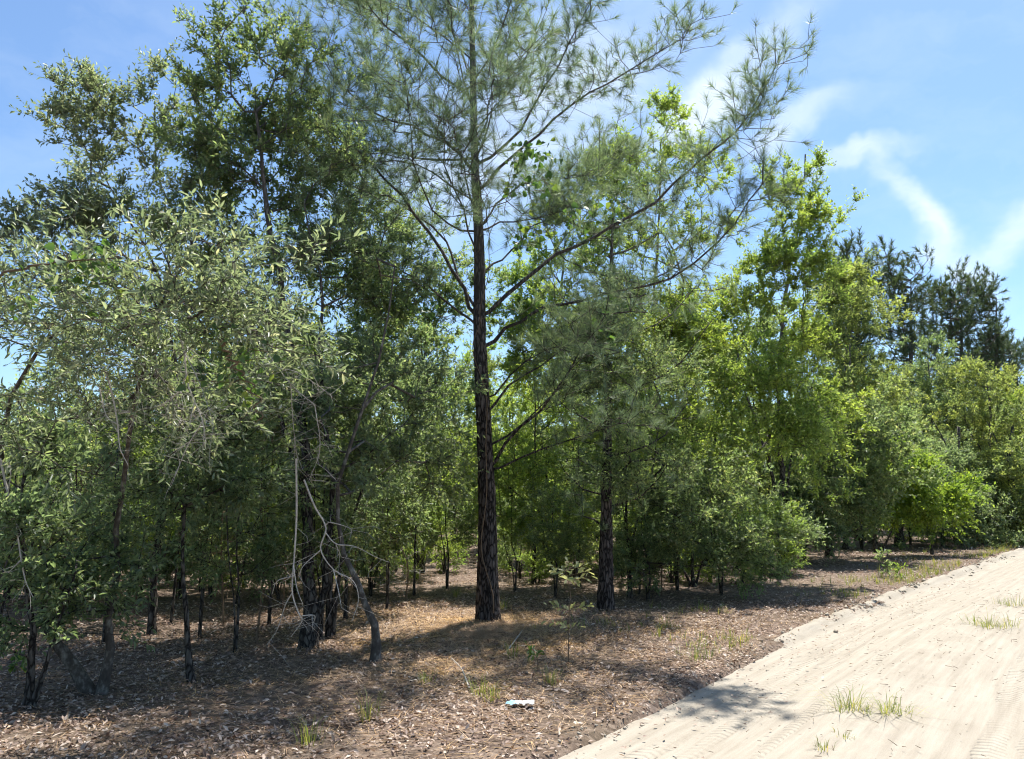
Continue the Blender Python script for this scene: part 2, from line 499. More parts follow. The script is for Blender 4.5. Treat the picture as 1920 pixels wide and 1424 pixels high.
def sand_mat():
    """pale sand; UV is metres along and across the road, so the tyre treads follow the track"""
    m, t, out = newmat('road_sand')
    co = N(t, 'ShaderNodeTexCoord')
    big = N(t, 'ShaderNodeTexNoise', ins={'Scale': 1.1, 'Detail': 5.0, 'Roughness': .6})
    mid = N(t, 'ShaderNodeTexNoise', ins={'Scale': 14.0, 'Detail': 6.0, 'Roughness': .7})
    grain = N(t, 'ShaderNodeTexNoise', ins={'Scale': 160.0, 'Detail': 3.0, 'Roughness': .8})
    for n in (big, mid, grain):
        t.links.new(co.outputs['Object'], n.inputs['Vector'])
    mp = N(t, 'ShaderNodeMapping', ins={'Scale': (.5, 9.0, 1.0)})
    t.links.new(co.outputs['UV'], mp.inputs['Vector'])
    streak = N(t, 'ShaderNodeTexNoise', ins={'Scale': 1.5, 'Detail': 6.0, 'Roughness': .65})
    t.links.new(mp.outputs[0], streak.inputs['Vector'])
    c = ramp(t, big.outputs['Fac'], [(.3, (.245, .21, .157)), (.5, (.305, .268, .208)), (.72, (.355, .318, .253))])
    c = mixcol(t, .55, c, ramp(t, streak.outputs['Fac'], [(.33, (.20, .167, .122)), (.5, (.305, .268, .208)), (.66, (.385, .345, .277))]))
    c = mixcol(t, .22, c, ramp(t, grain.outputs['Fac'], [(.3, (.18, .15, .115)), (.7, (.56, .50, .42))]))
    sp = N(t, 'ShaderNodeSeparateXYZ'); t.links.new(co.outputs['UV'], sp.inputs[0])
    U, V = sp.outputs[0], sp.outputs[1]

    def mth(op, a, b=None, c_=None):
        n = N(t, 'ShaderNodeMath', operation=op)
        for i, q in enumerate((a, b, c_)):
            if q is None:
                continue
            if hasattr(q, 'links'):
                t.links.new(q, n.inputs[i])
            else:
                n.inputs[i].default_value = q
        return n.outputs[0]
    wob = mth('MULTIPLY', mth('SUBTRACT', big.outputs['Fac'], .5), .22)
    Vw = mth('ADD', V, wob)

    def band(c0, hw):
        q = mth('DIVIDE', mth('ABSOLUTE', mth('SUBTRACT', Vw, c0)), hw)
        n = N(t, 'ShaderNodeMapRange', interpolation_type='SMOOTHSTEP', ins={'From Min': 1.0, 'From Max': .8})
        t.links.new(q, n.inputs['Value'])
        return n.outputs[0]
    tread = None
    for c0, hw in ((.40, .085), (.62, .085), (2.22, .09), (2.45, .09), (1.02, .05)):
        sl = mth('ADD', mth('MULTIPLY', U, 2 * math.pi / .075), mth('MULTIPLY', mth('ABSOLUTE', mth('SUBTRACT', Vw, c0)), 55.0))
        lug = mth('MULTIPLY', mth('ADD', mth('MULTIPLY', mth('SINE', sl), .5), .5), band(c0, hw))
        tread = lug if tread is None else mth('ADD', tread, lug)
    fade = N(t, 'ShaderNodeMapRange', ins={'From Min': .38, 'From Max': .56, 'To Min': .08})
    t.links.new(big.outputs['Fac'], fade.inputs['Value'])
    tread = mth('MULTIPLY', tread, fade.outputs[0])
    hgt = mth('ADD', mth('MULTIPLY', tread, .7), mth('ADD', mth('MULTIPLY', mid.outputs['Fac'], .22), mth('MULTIPLY', streak.outputs['Fac'], .5)))
    b1 = N(t, 'ShaderNodeBump', ins={'Strength': .75, 'Distance': .022})
    t.links.new(hgt, b1.inputs['Height'])
    b2 = N(t, 'ShaderNodeBump', ins={'Strength': .35, 'Distance': .004})
    t.links.new(grain.outputs['Fac'], b2.inputs['Height']); t.links.new(b1.outputs[0], b2.inputs['Normal'])
    p = N(t, 'ShaderNodeBsdfPrincipled', ins={'Roughness': .95, 'Specular IOR Level': .15})
    t.links.new(c, p.inputs['Base Color']); t.links.new(b2.outputs[0], p.inputs['Normal'])
    t.links.new(p.outputs[0], out.inputs['Surface'])
    return m


def plain_mat(name, col, rough=.6):
    m, t, out = newmat(name)
    co = N(t, 'ShaderNodeTexCoord')
    nz = N(t, 'ShaderNodeTexNoise', ins={'Scale': 30.0, 'Detail': 4.0})
    t.links.new(co.outputs['Object'], nz.inputs['Vector'])
    c = ramp(t, nz.outputs['Fac'], [(.3, tuple(v * .75 for v in col)), (.7, col)])
    p = N(t, 'ShaderNodeBsdfPrincipled', ins={'Roughness': rough})
    t.links.new(c, p.inputs['Base Color']); t.links.new(p.outputs[0], out.inputs['Surface'])
    return m


M['floor'], M['sand'] = floor_mat(), sand_mat()


# ------------------------------------------------------------------ ground and road
def axis(lo, hi, step, out, grow=1.18):
    a = list(np.arange(lo, hi, step))
    s, v = step, a[-1]
    while v < out:
        s *= grow; v += s; a.append(v)
    s, v = step, a[0]
    while v > -out:
        s *= grow; v -= s; a.insert(0, v)
    return np.array(a)


gx, gy = axis(-9, 12, .09, 900), axis(3, 17, .09, 900)
XX, YY = np.meshgrid(gx, gy)
ZZ = ground_z(XX, YY) + (fbm(XX * 6, YY * 6, 2) - .5) * .035 * (np.hypot(XX, YY) < 25)
nx, ny = len(gx), len(gy)
ii = (np.arange(ny - 1)[:, None] * nx + np.arange(nx - 1)[None]).ravel()
gq = np.stack([ii, ii + 1, ii + 1 + nx, ii + nx], 1)
tag(obj('forest_floor', mesh('forest_floor', np.stack([XX, YY, ZZ], -1).reshape(-1, 3), [gq], M['floor'], True)), kind='structure',
    label='brown woodland floor strewn with dead leaves')

ru = np.concatenate([np.arange(-6, 14, .05), np.arange(14, 30, .15), np.arange(30, 130, .8)])   # along, by y then arc
ey = ru * .78
rv = np.concatenate([np.arange(-.55, .45, .035), np.arange(.45, 3.4, .06), np.arange(3.4, 7.3, .2)])
EX = np.interp(ey, _ey, _exs); SL = np.interp(ey, _ey, _slope)
arc = np.concatenate([[0], np.cumsum(np.hypot(np.diff(EX), np.diff(ey)))])
nx_, ny_ = 1 / np.sqrt(1 + SL ** 2), -SL / np.sqrt(1 + SL ** 2)


def road_z(u, v, x, y):
    lump = fbm(u * 2.2, v * 3 + 40, 3)
    far = sstep(14.5, 18.5, u)                                       # the graded lip shows only farther up the road
    lip = far * .075 + .006
    z = lip * (0.35 + 1.5 * lump) * np.exp(-((v + .10) / .12) ** 2) - .03
    z = z + (fbm(u * 9, v * 9, 3) - .5) * (.012 + .035 * far) * np.exp(-((v + .10) / .16) ** 2)
    z = z - .22 * sstep(-.16 - .12 * far, -.34 - .14 * far, v + (fbm(u * 3, v * 0 + 8, 2) - .5) * .16)
    z = z - .02 * np.exp(-((v - .5) / .28) ** 2) - .02 * np.exp(-((v - 2.32) / .3) ** 2)
    z = z + .03 * np.exp(-((v - 1.4) / .4) ** 2)
    z = z + (fbm(u * .9, v * 1.6, 3) - .5) * .022 + (fbm(u * 5, v * 5, 2) - .5) * .005
    z = z + (fbm(u * 11, v * 11, 2) - .5) * .03 * np.exp(-((v - 1.45) / .35) ** 2)
    return z - .2 * sstep(6.9, 7.25, v)


UU, VV = np.meshgrid(arc, rv, indexing='ij')
RX = EX[:, None] + rv[None] * nx_[:, None]; RY = ey[:, None] + rv[None] * ny_[:, None]
RZ = road_z(UU, VV, RX, RY)
n1, n2_ = len(arc), len(rv)
ii = (np.arange(n1 - 1)[:, None] * n2_ + np.arange(n2_ - 1)[None]).ravel()
rq = np.stack([ii, ii + 1, ii + 1 + n2_, ii + n2_], 1)
tag(obj('sand_road', mesh('sand_road', np.stack([RX, RY, RZ], -1).reshape(-1, 3), [rq[:, ::-1]], M['sand'], True,
                          np.stack([UU, VV], -1).reshape(-1, 2))), kind='structure', label='pale sandy dirt road with tyre tracks')


def road_pt(px, py):
    q = G(px, py); q[2] = -.012
    return q


# ------------------------------------------------------------------ trees
def grow(nodes, par, pts, rng, alpha=.25, step=.30, up=.7):
    """join every point to the nearest suitable place of the skeleton; returns positions, parents"""
    n0 = len(nodes)
    cap = n0 + len(pts) * 7 + 10
    Q = np.zeros((cap, 3)); Q[:n0] = nodes
    pr = np.full(cap, -1); pr[:n0] = par
    plen = np.zeros(cap)
    for i in range(n0):
        if pr[i] >= 0:
            plen[i] = plen[pr[i]] + .35 * np.linalg.norm(Q[i] - Q[pr[i]])
    n = n0
    d0 = np.min(np.linalg.norm(pts[:, None] - nodes[None, ::max(1, n0 // 40)], axis=2), axis=1)
    tips = []
    for k in np.argsort(d0 + rng.random(len(pts)) * .15):
        p = pts[k]
        dv = Q[:n] - p
        dist = np.sqrt((dv * dv).sum(1))
        cost = dist + alpha * plen[:n] + up * np.maximum(0, dv[:, 2] + .15 * dist)
        a = int(np.argmin(cost)); D = dist[a]
        if D < .03:
            continue
        m = int(min(6, max(1, round(D / step))))
        q0 = Q[a]
        dr = (q0 - Q[pr[a]]) if pr[a] >= 0 else np.array([0, 0, 1.0])
        dr = dr / max(np.linalg.norm(dr), 1e-6)
        c = q0 + dr * D * .25 + np.array([0, 0, -.06 * D]) + (p - q0) * .35 + rng.normal(size=3) * .05 * D
        last = a
        for j in range(1, m + 1):
            t = j / m
            Q[n] = (1 - t) ** 2 * q0 + 2 * t * (1 - t) * c + t * t * p + (rng.normal(size=3) * .018 if j < m else 0)
            pr[n] = last
            plen[n] = plen[last] + np.linalg.norm(Q[n] - Q[last])
            last = n; n += 1
        tips.append(last)
    return Q[:n], pr[:n], np.array(tips, int)


def radii(pr, n0, rtip, ex=.45):
    n = len(pr)
    cnt = np.zeros(n)
    child = np.zeros(n, bool); child[pr[pr >= 0]] = True
    cnt[~child] = 1
    for i in range(n - 1, n0 - 1, -1):
        cnt[pr[i]] += cnt[i]
    return rtip * np.maximum(cnt, 1) ** ex


def blob_points(blobs, n, rng, clump=.33, per=9, shell=.55):
    """clustered points inside ellipsoids given as (px, py, half width px, half height px, depth[, half depth m])"""
    C, R = [], []
    for b in blobs:
        C.append(P(b[0], b[1], b[4])); k = b[4] / FPX
        R.append((b[2] * k, b[5] if len(b) > 5 else .5 * (b[2] + b[3]) * k, b[3] * k))
    C, R = np.array(C), np.array(R)
    wgt = (R[:, 0] * R[:, 2]) ** .7; wgt /= wgt.sum()
    ncl = max(3, n // per)
    which = rng.choice(len(C), ncl, p=wgt)
    cen = C[which] + rdir(rng, ncl) * R[which] * (rng.random((ncl, 1)) ** shell)
    idx = rng.integers(0, ncl, n)
    sz = clump * (.6 + .8 * rng.random((ncl, 1)))
    p = cen[idx] + rng.normal(size=(n, 3)) * sz[idx] * .6 * np.array([1, 1, .75])
    p[:, 2] = np.maximum(p[:, 2], .12 + .2 * rng.random(n))
    return p


def shoots(tips, tdir, center, rng, k, ln, outward=.5, upw=.25):
    n = len(tips)
    o = nrm(tips - center)
    b = np.repeat(tips, k, 0)
    d = nrm(np.repeat(tdir, k, 0) * .7 + np.repeat(o, k, 0) * outward + rdir(rng, n * k) * .85 + np.array([0, 0, upw]))
    l = ln * (.5 + rng.random(n * k))
    return b, d, l


def foliage(g, b, d, l, rng, m, ll, lw, shape, spread=.8, flat=.55, fold=.25, droop=.12, own=None):
    """m leaves along each shoot"""
    n = len(b)
    t = np.tile((np.arange(m) + .6) / m, n) + rng.normal(size=n * m) * .06
    B, D, Lh = np.repeat(b, m, 0), np.repeat(d, m, 0), np.repeat(l, m)
    _, X, Y = frame(D)
    a = rng.random(n * m) * 2 * math.pi
    rad = X * np.cos(a)[:, None] + Y * np.sin(a)[:, None]
    pos = B + D * (Lh * t)[:, None]
    ld = nrm(D * (.45 + .5 * t)[:, None] + rad * spread + rng.normal(size=(n * m, 3)) * .15)
    nn = nrm(np.array([0, 0, flat]) + rdir(rng, n * m) * (1 - flat * .55))
    s = .4 + .85 * rng.random(n * m) ** .8
    if own:                                     # own = (parent, material, how many, rank): leaves large enough to be parts
        root, mat, cnt, rank = own
        order = np.argsort(rank(pos))
        leaf_parts(root, pos[order[:cnt]], ld[order[:cnt]], nn[order[:cnt]], (ll * s)[order[:cnt]], lw / ll, shape, mat, fold, droop)
        r = order[cnt:]
        pos, ld, nn, s = pos[r], ld[r], nn[r], s[r]
    if len(pos):
        leaves(g, pos, ld, nn, ll * s, lw * s, shape, fold, droop)


_unit = {}


def leaf_parts(root, pos, D, Nn, Ln, ratio, shape, mat, fold=.25, droop=.12):
    from mathutils import Matrix
    D = nrm(D); X = nrm(np.cross(D, Nn)); Z = np.cross(X, D)
    for i in range(len(pos)):
        key = (shape, mat, round(ratio, 3), i % 4)
        if key not in _unit:
            g = Geo(); k = i % 4
            leaves(g, np.zeros((1, 3)), np.array([[1.0, 0, 0]]), np.array([[0, 0, 1.0]]), 1.0, ratio * (.85 + .1 * k), shape, fold * (.6 + .3 * k), droop * (.3 + .8 * k))
            _unit[key] = g.mesh('leaf', M[mat])
        o = obj('leaf', _unit[key], root)
        m = Matrix(((D[i][0], -X[i][0], Z[i][0], 0), (D[i][1], -X[i][1], Z[i][1], 0), (D[i][2], -X[i][2], Z[i][2], 0), (0, 0, 0, 1)))
        o.matrix_local = Matrix.Translation(Vector(pos[i])) @ m @ Matrix.Scale(float(Ln[i]), 4)


def tufts(g, b, d, rng, m, ll, wd):
    """pine tufts: m needles round the end of each shoot (d not normalised = shoot length)"""
    n = len(b)
    l = np.linalg.norm(d, axis=1); dn = nrm(d)
    t = rng.random(n * m) ** .7
    B, D, Lh = np.repeat(b, m, 0), np.repeat(dn, m, 0), np.repeat(l, m)
    _, X, Y = frame(D)
    a = rng.random(n * m) * 2 * math.pi
    radv = X * np.cos(a)[:, None] + Y * np.sin(a)[:, None]
    pos = B + D * (Lh * t)[:, None]
    nd = nrm(D * (.25 + .9 * t + .25 * rng.random(n * m))[:, None] + radv * (.35 + .6 * rng.random(n * m))[:, None])
    ln = ll * (.7 + .5 * rng.random(n * m))
    side = nrm(np.cross(nd, rdir(rng, n * m))) * (wd * .5)
    tip = pos + nd * ln[:, None] - np.array([0, 0, .12]) * ln[:, None]
    v = np.stack([pos - side, pos + side, tip], 1).reshape(-1, 3)
    g.add(v, np.arange(n * m * 3).reshape(-1, 3))


ORD = ['%d%s' % (i, 'th' if 10 < i % 100 < 14 else {1: 'st', 2: 'nd', 3: 'rd'}.get(i % 10, 'th')) for i in range(1, 99)]
LEAF = {  # shoots per tip, shoot length, leaves per shoot, leaf length, width, shape
    'oak': dict(k=4, ln=.20, m=9, ll=.062, lw=.026, shape='diamond'),
    'oakbig': dict(k=4, ln=.22, m=8, ll=.064, lw=.016, shape='lance'),
    'fine': dict(k=4, ln=.22, m=10, ll=.050, lw=.018, shape='diamond'),
    'bushy': dict(k=5, ln=.22, m=10, ll=.070, lw=.030, shape='diamond'),
    'far': dict(k=5, ln=.32, m=8, ll=.105, lw=.046, shape='diamond'),
}


def broad(name, label, cat, base, trunks, blobs, n, leaf='oak', mat='oak', r0=.06, seed=1, group=None, bark='oakbark',
          rtip=.0035, clump=.33, per=9, own=0, lk=None, flat=.65, sides=8):
    """broadleaf tree: base (px,py); trunks = list of px paths [(px,py,depth offset)..]; blobs = crown masses"""
    rng = np.random.default_rng(seed)
    b = G(*base) if len(base) == 2 else np.array(base)
    root = tag(obj(name, None, None, b), label, cat, group)
    nodes, par = [], []
    gt = Geo()
    for ti, tr in enumerate(trunks):
        pth = [b - np.array([0, 0, .10])] + [P(q[0], q[1], b[1] + (q[2] if len(q) > 2 else 0)) for q in tr]
        m = max(10, int(3.2 * np.linalg.norm(np.array(pth[-1]) - pth[0])))
        pth = resample(pth, m)
        rr0 = r0[ti] if isinstance(r0, (list, tuple)) else r0
        pth[2:-1] += rng.normal(size=(m - 3, 3)) * min(.02, rr0 * .35) * np.array([1, 1, .3])
        rr = rr0 * (1.25 - np.linspace(0, 1, m) ** .8 * 1.02) * (1 + .45 * np.exp(-np.arange(m) / 1.3))
        tube(gt, pth - b, np.maximum(rr, .008), sides, .16, seed + ti, .18)
        s = len(nodes)
        for i in range(m):
            nodes.append(pth[i]); par.append(s + i - 1 if i else -1)
    nodes, par = np.array(nodes), np.array(par)
    obj('trunk', gt.mesh('trunk', M[bark], True), root)
    pts = blob_points(blobs, n, rng, clump, per)
    # join from the upper two thirds of the stems
    Q, pr, tips = grow(nodes, par, pts, rng)
    n0 = len(nodes)
    r = radii(pr, n0, rtip)
    e = np.arange(n0, len(Q))
    A, B = Q[pr[e]] - b, Q[e] - b
    rb = r[e]; ra = np.where(pr[e] >= n0, np.minimum(r[pr[e]], rb * 1.35), rb * 1.25)
    gb = Geo()
    th = rb > .012
    frusta(gb, A[th], B[th], ra[th], rb[th], 6); frusta(gb, A[~th], B[~th], ra[~th], rb[~th], 3)
    lf = dict(LEAF[leaf]); lf.update(lk or {})
    tp = Q[tips] - b
    td = nrm(Q[tips] - Q[pr[tips]])
    # shoots also from mid-twig nodes
    thin = e[(r[e] < rtip * 1.7)]
    thin = rng.permutation(thin)[:len(tips) // 2]
    tp = np.vstack([tp, Q[thin] - b]); td = np.vstack([td, nrm(Q[thin] - Q[pr[thin]])])
    sb, sd, sl = shoots(tp, td, tp.mean(0), rng, lf['k'], lf['ln'])
    frusta(gb, sb, sb + sd * sl[:, None], np.full(len(sb), rtip * .6), np.full(len(sb), rtip * .3), 3)
    obj('branches', gb.mesh('branches', M[bark]), root)
    gl = Geo()
    foliage(gl, sb, sd, sl, rng, lf['m'], lf['ll'], lf['lw'], lf['shape'], flat=flat,
            own=(root, mat, own, lambda p: np.linalg.norm(p + b - np.array([0, 0, CAMH]), axis=1) + 3.0 * (p[:, 0] + b[0] < -.68 * (p[:, 1] + b[1]))) if own else None)
    obj('crown', gl.mesh('crown', M[mat]), root)
    return root


def pine(name, label, base, trunk, limbs, pts, seed, r0, tuft=(60, .17, .0035), mat='needle', group=None, cat='pine tree', bark='pinebark',
         top=None, sides=20, limb_r=.03, rtip=.004, shoot=.13, rough=.10, k=1):
    rng = np.random.default_rng(seed)
    b = G(*base) if len(base) == 2 else np.array(base)
    root = tag(obj(name, None, None, b), label, cat, group)
    pth = resample([b - np.array([0, 0, .12])] + [P(q[0], q[1], b[1] + (q[2] if len(q) > 2 else 0)) for q in trunk], 90 if sides > 12 else 26)
    u = np.linspace(0, 1, len(pth))
    rr = np.interp(u, [0, .03, .08, 1], [r0 * 1.45, r0 * 1.15, r0, r0 * .10]) if sides > 12 else r0 * (1.12 - u)
    gt = Geo(); tube(gt, pth - b, rr, sides, rough, seed, .12)
    obj('trunk', gt.mesh('trunk', M[bark], True), root)
    nodes, par = list(pth), list(range(-1, len(pth) - 1))
    for lb in limbs:
        lp, lr = lb if isinstance(lb, tuple) else (lb, limb_r)
        q = np.array(lp)
        a = int(np.argmin(np.linalg.norm(pth - q[0], axis=1)))
        q = resample(np.vstack([pth[a], q]), max(8, int(np.linalg.norm(np.diff(q, axis=0), axis=1).sum() / .22)))
        q[1:-1] += rng.normal(size=(len(q) - 2, 3)) * .018
        gl = Geo(); tube(gl, q - b, np.linspace(lr, lr * .22, len(q)), 7, .15, seed + a)
        obj('limb', gl.mesh('limb', M[bark], True), root)
        s = len(nodes)
        nodes += list(q[1:]); par += [a] + list(range(s, s + len(q) - 2))
    nodes, par = np.array(nodes), np.array(par)
    Q, pr, tips = grow(nodes, par, pts, rng, .12, .28, .9)
    n0 = len(nodes)
    r = radii(pr, n0, rtip, .4)
    e = np.arange(n0, len(Q))
    A, B = Q[pr[e]] - b, Q[e] - b
    rb = r[e]; ra = np.where(pr[e] >= n0, np.minimum(r[pr[e]], rb * 1.3), rb * 1.2)
    gb = Geo(); frusta(gb, A, B, ra, rb, 4)
    tp = Q[tips] - b; td = nrm(Q[tips] - Q[pr[tips]])
    tp = np.repeat(tp, k, 0); td = np.repeat(td, k, 0)
    td = nrm(td * .8 + rdir(rng, len(td)) * (.45 if k == 1 else .8) + np.array([0, 0, .45])) * (shoot * (.7 + .7 * rng.random((len(td), 1))))
    frusta(gb, tp, tp + td, np.full(len(tp), rtip), np.full(len(tp), rtip * .5), 3)
    obj('twigs', gb.mesh('twigs', M[bark]), root)
    gn = Geo(); tufts(gn, tp, td, rng, *tuft)
    obj('needles', gn.mesh('needles', M[mat]), root)
    return root


def limb_px(pts, d0, d1, jit=0.0):
    n = len(pts)
    return [P(x, y, d0 + (d1 - d0) * (i / (n - 1)) ** 1.2) for i, (x, y) in enumerate(pts)]


# ---- the tall pine in the middle
prng = np.random.default_rng(77)
HB = (915, 1172); HD = G(*HB)[1]
htrunk = [(914, 1080), (914, 980), (911, 880), (905, 760), (899, 620), (899, 500), (896, 400), (890, 300), (887, 150), (884, 0), (881, -150), (879, -330)]
HL = [
    ([(930, 880), (1000, 850), (1080, 820), (1160, 795)], -.8, .026), ([(928, 870), (960, 820), (1010, 770), (1060, 705), (1100, 640), (1135, 590)], -.9, .034),
    ([(924, 835), (980, 795), (1040, 735), (1100, 680)], .8, .024), ([(920, 770), (960, 720), (1005, 690), (1070, 645), (1140, 610)], .5, .030),
    ([(918, 745), (970, 690), (1030, 655), (1080, 640)], -1.2, .022), ([(914, 650), (960, 610), (1015, 580), (1090, 562), (1180, 542), (1280, 510), (1370, 430), (1430, 345)], -1.4, .040),
    ([(910, 590), (960, 545), (1040, 480), (1130, 435), (1230, 375), (1320, 300), (1390, 235), (1440, 155)], -.9, .046),
    ([(910, 430), (950, 415), (1010, 412), (1065, 390)], .9, .024), ([(900, 305), (960, 260), (1010, 180), (1060, 90), (1110, 0)], -.6, .036),
    ([(900, 350), (955, 300), (1010, 250), (1080, 190), (1170, 140), (1275, 75)], -.5, .038), ([(893, 270), (915, 200), (940, 120), (972, 0)], .9, .028),
    ([(889, 150), (935, 80), (965, -20), (1000, -90)], -.9, .026), ([(890, 588), (850, 505), (790, 420), (720, 335), (640, 250), (560, 180)], -.8, .044),
    ([(890, 575), (855, 515), (835, 450), (760, 390), (690, 360), (610, 330)], 1.2, .032), ([(888, 605), (840, 570), (780, 520), (700, 480), (620, 470)], -1.3, .028),
    ([(888, 320), (840, 270), (790, 245), (700, 210), (640, 160), (575, 60)], .4, .036), ([(886, 190), (830, 140), (760, 80), (700, 20), (650, -60)], -.7, .032),
    ([(890, 300), (760, 290), (705, 230), (700, 130), (680, 20)], 1.5, .028), ([(884, 150), (850, 70), (820, -30)], .9, .026),
    ([(890, 430), (840, 420), (790, 350), (770, 250), (760, 150)], -1.6, .026), ([(895, 450), (930, 380), (1000, 340), (1100, 330), (1180, 290)], 1.6, .026),
    ([(890, 420), (880, 370), (860, 300), (850, 240)], -2.4, .024), ([(888, 330), (900, 280), (920, 200), (930, 140)], -2.6, .024), ([(885, 200), (870, 150), (850, 70), (845, 10)], -2.4, .022),
    ([(885, 260), (910, 220), (960, 170), (990, 100)], -2.0, .022), ([(892, 480), (900, 440), (910, 400), (900, 340)], -2.2, .022), ([(890, 380), (820, 330), (740, 300), (660, 310)], -1.2, .024), ([(885, 120), (820, 60), (740, 10), (640, 0)], .8, .024),
    ([(881, -40), (950, -120), (1020, -180)], .6, .024), ([(880, -60), (800, -130), (730, -170)], -.6, .024), ([(884, 30), (900, -60), (930, -150)], -1.4, .022),
    ([(884, 40), (860, -60), (850, -160)], 1.4, .022), ([(896, 500), (880, 430), (840, 330), (830, 200)], -2.2, .026), ([(899, 520), (960, 470), (1040, 390), (1120, 300)], 2.0, .028),
]
hl, hp = [], []
for pts, dd, lr in HL:
    q = limb_px(pts, HD, HD + dd)
    hl.append((q, lr * .74))
    r_ = resample(q, 40)
    low = pts[0][1] > 640
    nn_ = int((36 if low else 30 if dd < -1.9 else 54) * np.linalg.norm(np.diff(r_, axis=0), axis=1).sum())
    t_ = prng.random(nn_) ** .7
    i_ = np.minimum((12 + t_ * 27.9).astype(int), 39)
    tang = nrm(np.gradient(r_, axis=0))[i_]
    sp = .10 + .75 * prng.random(nn_) ** 1.2
    hp.append(r_[i_] + nrm(tang * .9 + rdir(prng, nn_) * .8 + np.array([0, 0, .35])) * sp[:, None])
pine('pine_tree', 'tall pine with furrowed dark bark and airy crown standing in the centre', HB, htrunk, hl, np.vstack(hp), 11, .125,
     (52, .17, .0042), sides=64, rough=.14, rtip=.0032)

# ---- second pine, dark trunk to its right
SB = (1135, 1152); SD = G(*SB)[1]
sl_, sp_ = [], []
srng = np.random.default_rng(5)
for y0, ang, ln, dd in [(985, -1, 60, .5), (930, -1, 90, .6), (950, 1, 110, -.4), (860, 1, 150, .5), (800, -1, 110, .8), (740, 1, 190, -.8), (690, -1, 120, -1.0), (640, 1, 180, .9),
                        (600, -1, 110, .8), (560, 1, 170, -.9), (520, -1, 110, .3), (480, 1, 130, .4), (450, -1, 70, -.7), (430, 1, 80, .8)]:
    q = limb_px([(1140, y0), (1140 + ang * ln * .4, y0 - ln * .12), (1140 + ang * ln * .75, y0 - ln * .35), (1140 + ang * ln, y0 - ln * .7)], SD, SD + dd)
    sl_.append((q, .022)); r_ = resample(q, 30)
    nn_ = 8 if y0 > 900 else 20
    i_ = srng.integers(10, 30, nn_)
    sp_.append(r_[i_] + rdir(srng, nn_) * (.1 + .45 * srng.random((nn_, 1))) + np.array([0, 0, .12]))
pine('pine_tree', 'dark shaded pine trunk right of the tall pine, half hidden by leaves', SB,
     [(1136, 1050), (1137, 940), (1139, 800), (1142, 650), (1146, 500), (1150, 380)], sl_, np.vstack(sp_), 12, .10, (60, .17, .0045), sides=40, rough=.16)

# ---- far pines above the scrub at the right
frng = np.random.default_rng(8)


def far_pine(px, top, base_py, depth, half, label, seed):
    b = P(px, 930, depth); b[2] = float(ground_z(b[0], b[1]))
    rng = np.random.default_rng(seed)
    lim, pts = [], []
    zt = P(px, top, depth)[2]
    H = zt - b[2]
    n = 34
    for i in range(n):
        u = .28 + .70 * (i + rng.random() * .6) / n
        a = i * 2.4 + rng.random()
        ln = half * depth / FPX * (.35 + .75 * math.sin(math.pi * min(1, max(0, 1.12 - u)) ** .8)) * (.65 + .5 * rng.random())
        z = b[2] + H * u
        p0 = np.array([b[0], b[1], z]); dr = np.array([math.cos(a), math.sin(a), 0])
        q = np.array([p0, p0 + dr * ln * .5 + [0, 0, ln * .18], p0 + dr * ln + [0, 0, ln * .65]])
        lim.append((q, .05))
        r_ = resample(q, 12)
        m = 15
        i_ = rng.integers(3, 12, m)
        pts.append(r_[i_] + rdir(rng, m) * (.15 + .45 * rng.random((m, 1))) + np.array([0, 0, .3]))
    pts.append(np.array([[b[0], b[1], zt]]) + rng.normal(size=(14, 3)) * np.array([.5, .5, .45]) - np.array([0, 0, .3]))
    return pine('far_pine', label, b, [(px, 930 - (930 - top) * t, 0) for t in (.25, .5, .75, .95)], lim, np.vstack(pts), seed, .20,
                (50, .30, .030), 'needle_dark', 'far pines rising above the scrub', sides=8, rtip=.012, shoot=.5)


far_pine(1708, 505, 0, 38, 66, 'broad dark pine above the scrub, left one of the far pair', 21)
far_pine(1803, 545, 0, 40, 60, 'dark pine above the scrub, right one of the far pair', 22)
far_pine(1868, 540, 0, 42, 36, 'narrow pine with open whorls at the far right skyline', 23)
far_pine(1906, 650, 0, 44, 40, 'shortest far pine at the right edge of the skyline', 24)
far_pine(1608, 500, 0, 30, 40, 'slim far pine poking out behind the bright oak', 25)

# ---- left-hand oaks, nearest first
broad('oak_tree', 'near leaning oak with forked stem and long silvery leaves at the far left', 'oak tree', (185, 1302),
      [[(130, 1235), (75, 1150), (45, 1060), (15, 930), (10, 800, -.3), (60, 680, -.8), (140, 590, -1.3)],
       [(203, 1240), (207, 1150), (222, 1010), (232, 900, -.2), (250, 760, -.7), (290, 620, -1.3), (330, 520, -1.7)]],
      [(200, 560, 190, 95, 5.1), (330, 540, 170, 105, 4.8), (60, 600, 120, 100, 5.5), (430, 600, 110, 110, 5.0), (90, 520, 120, 50, 5.6),
       (250, 690, 200, 80, 5.6), (120, 740, 120, 70, 5.8), (380, 790, 130, 70, 5.7), (510, 440, 40, 22, 4.9), (480, 540, 45, 60, 4.7), (350, 450, 100, 35, 4.9)],
      440, 'oakbig', 'silver', (.040, .034), 101, bark='lichen', clump=.26, per=6, rtip=.0026, own=300, lk=dict(k=3, m=6, ln=.22))
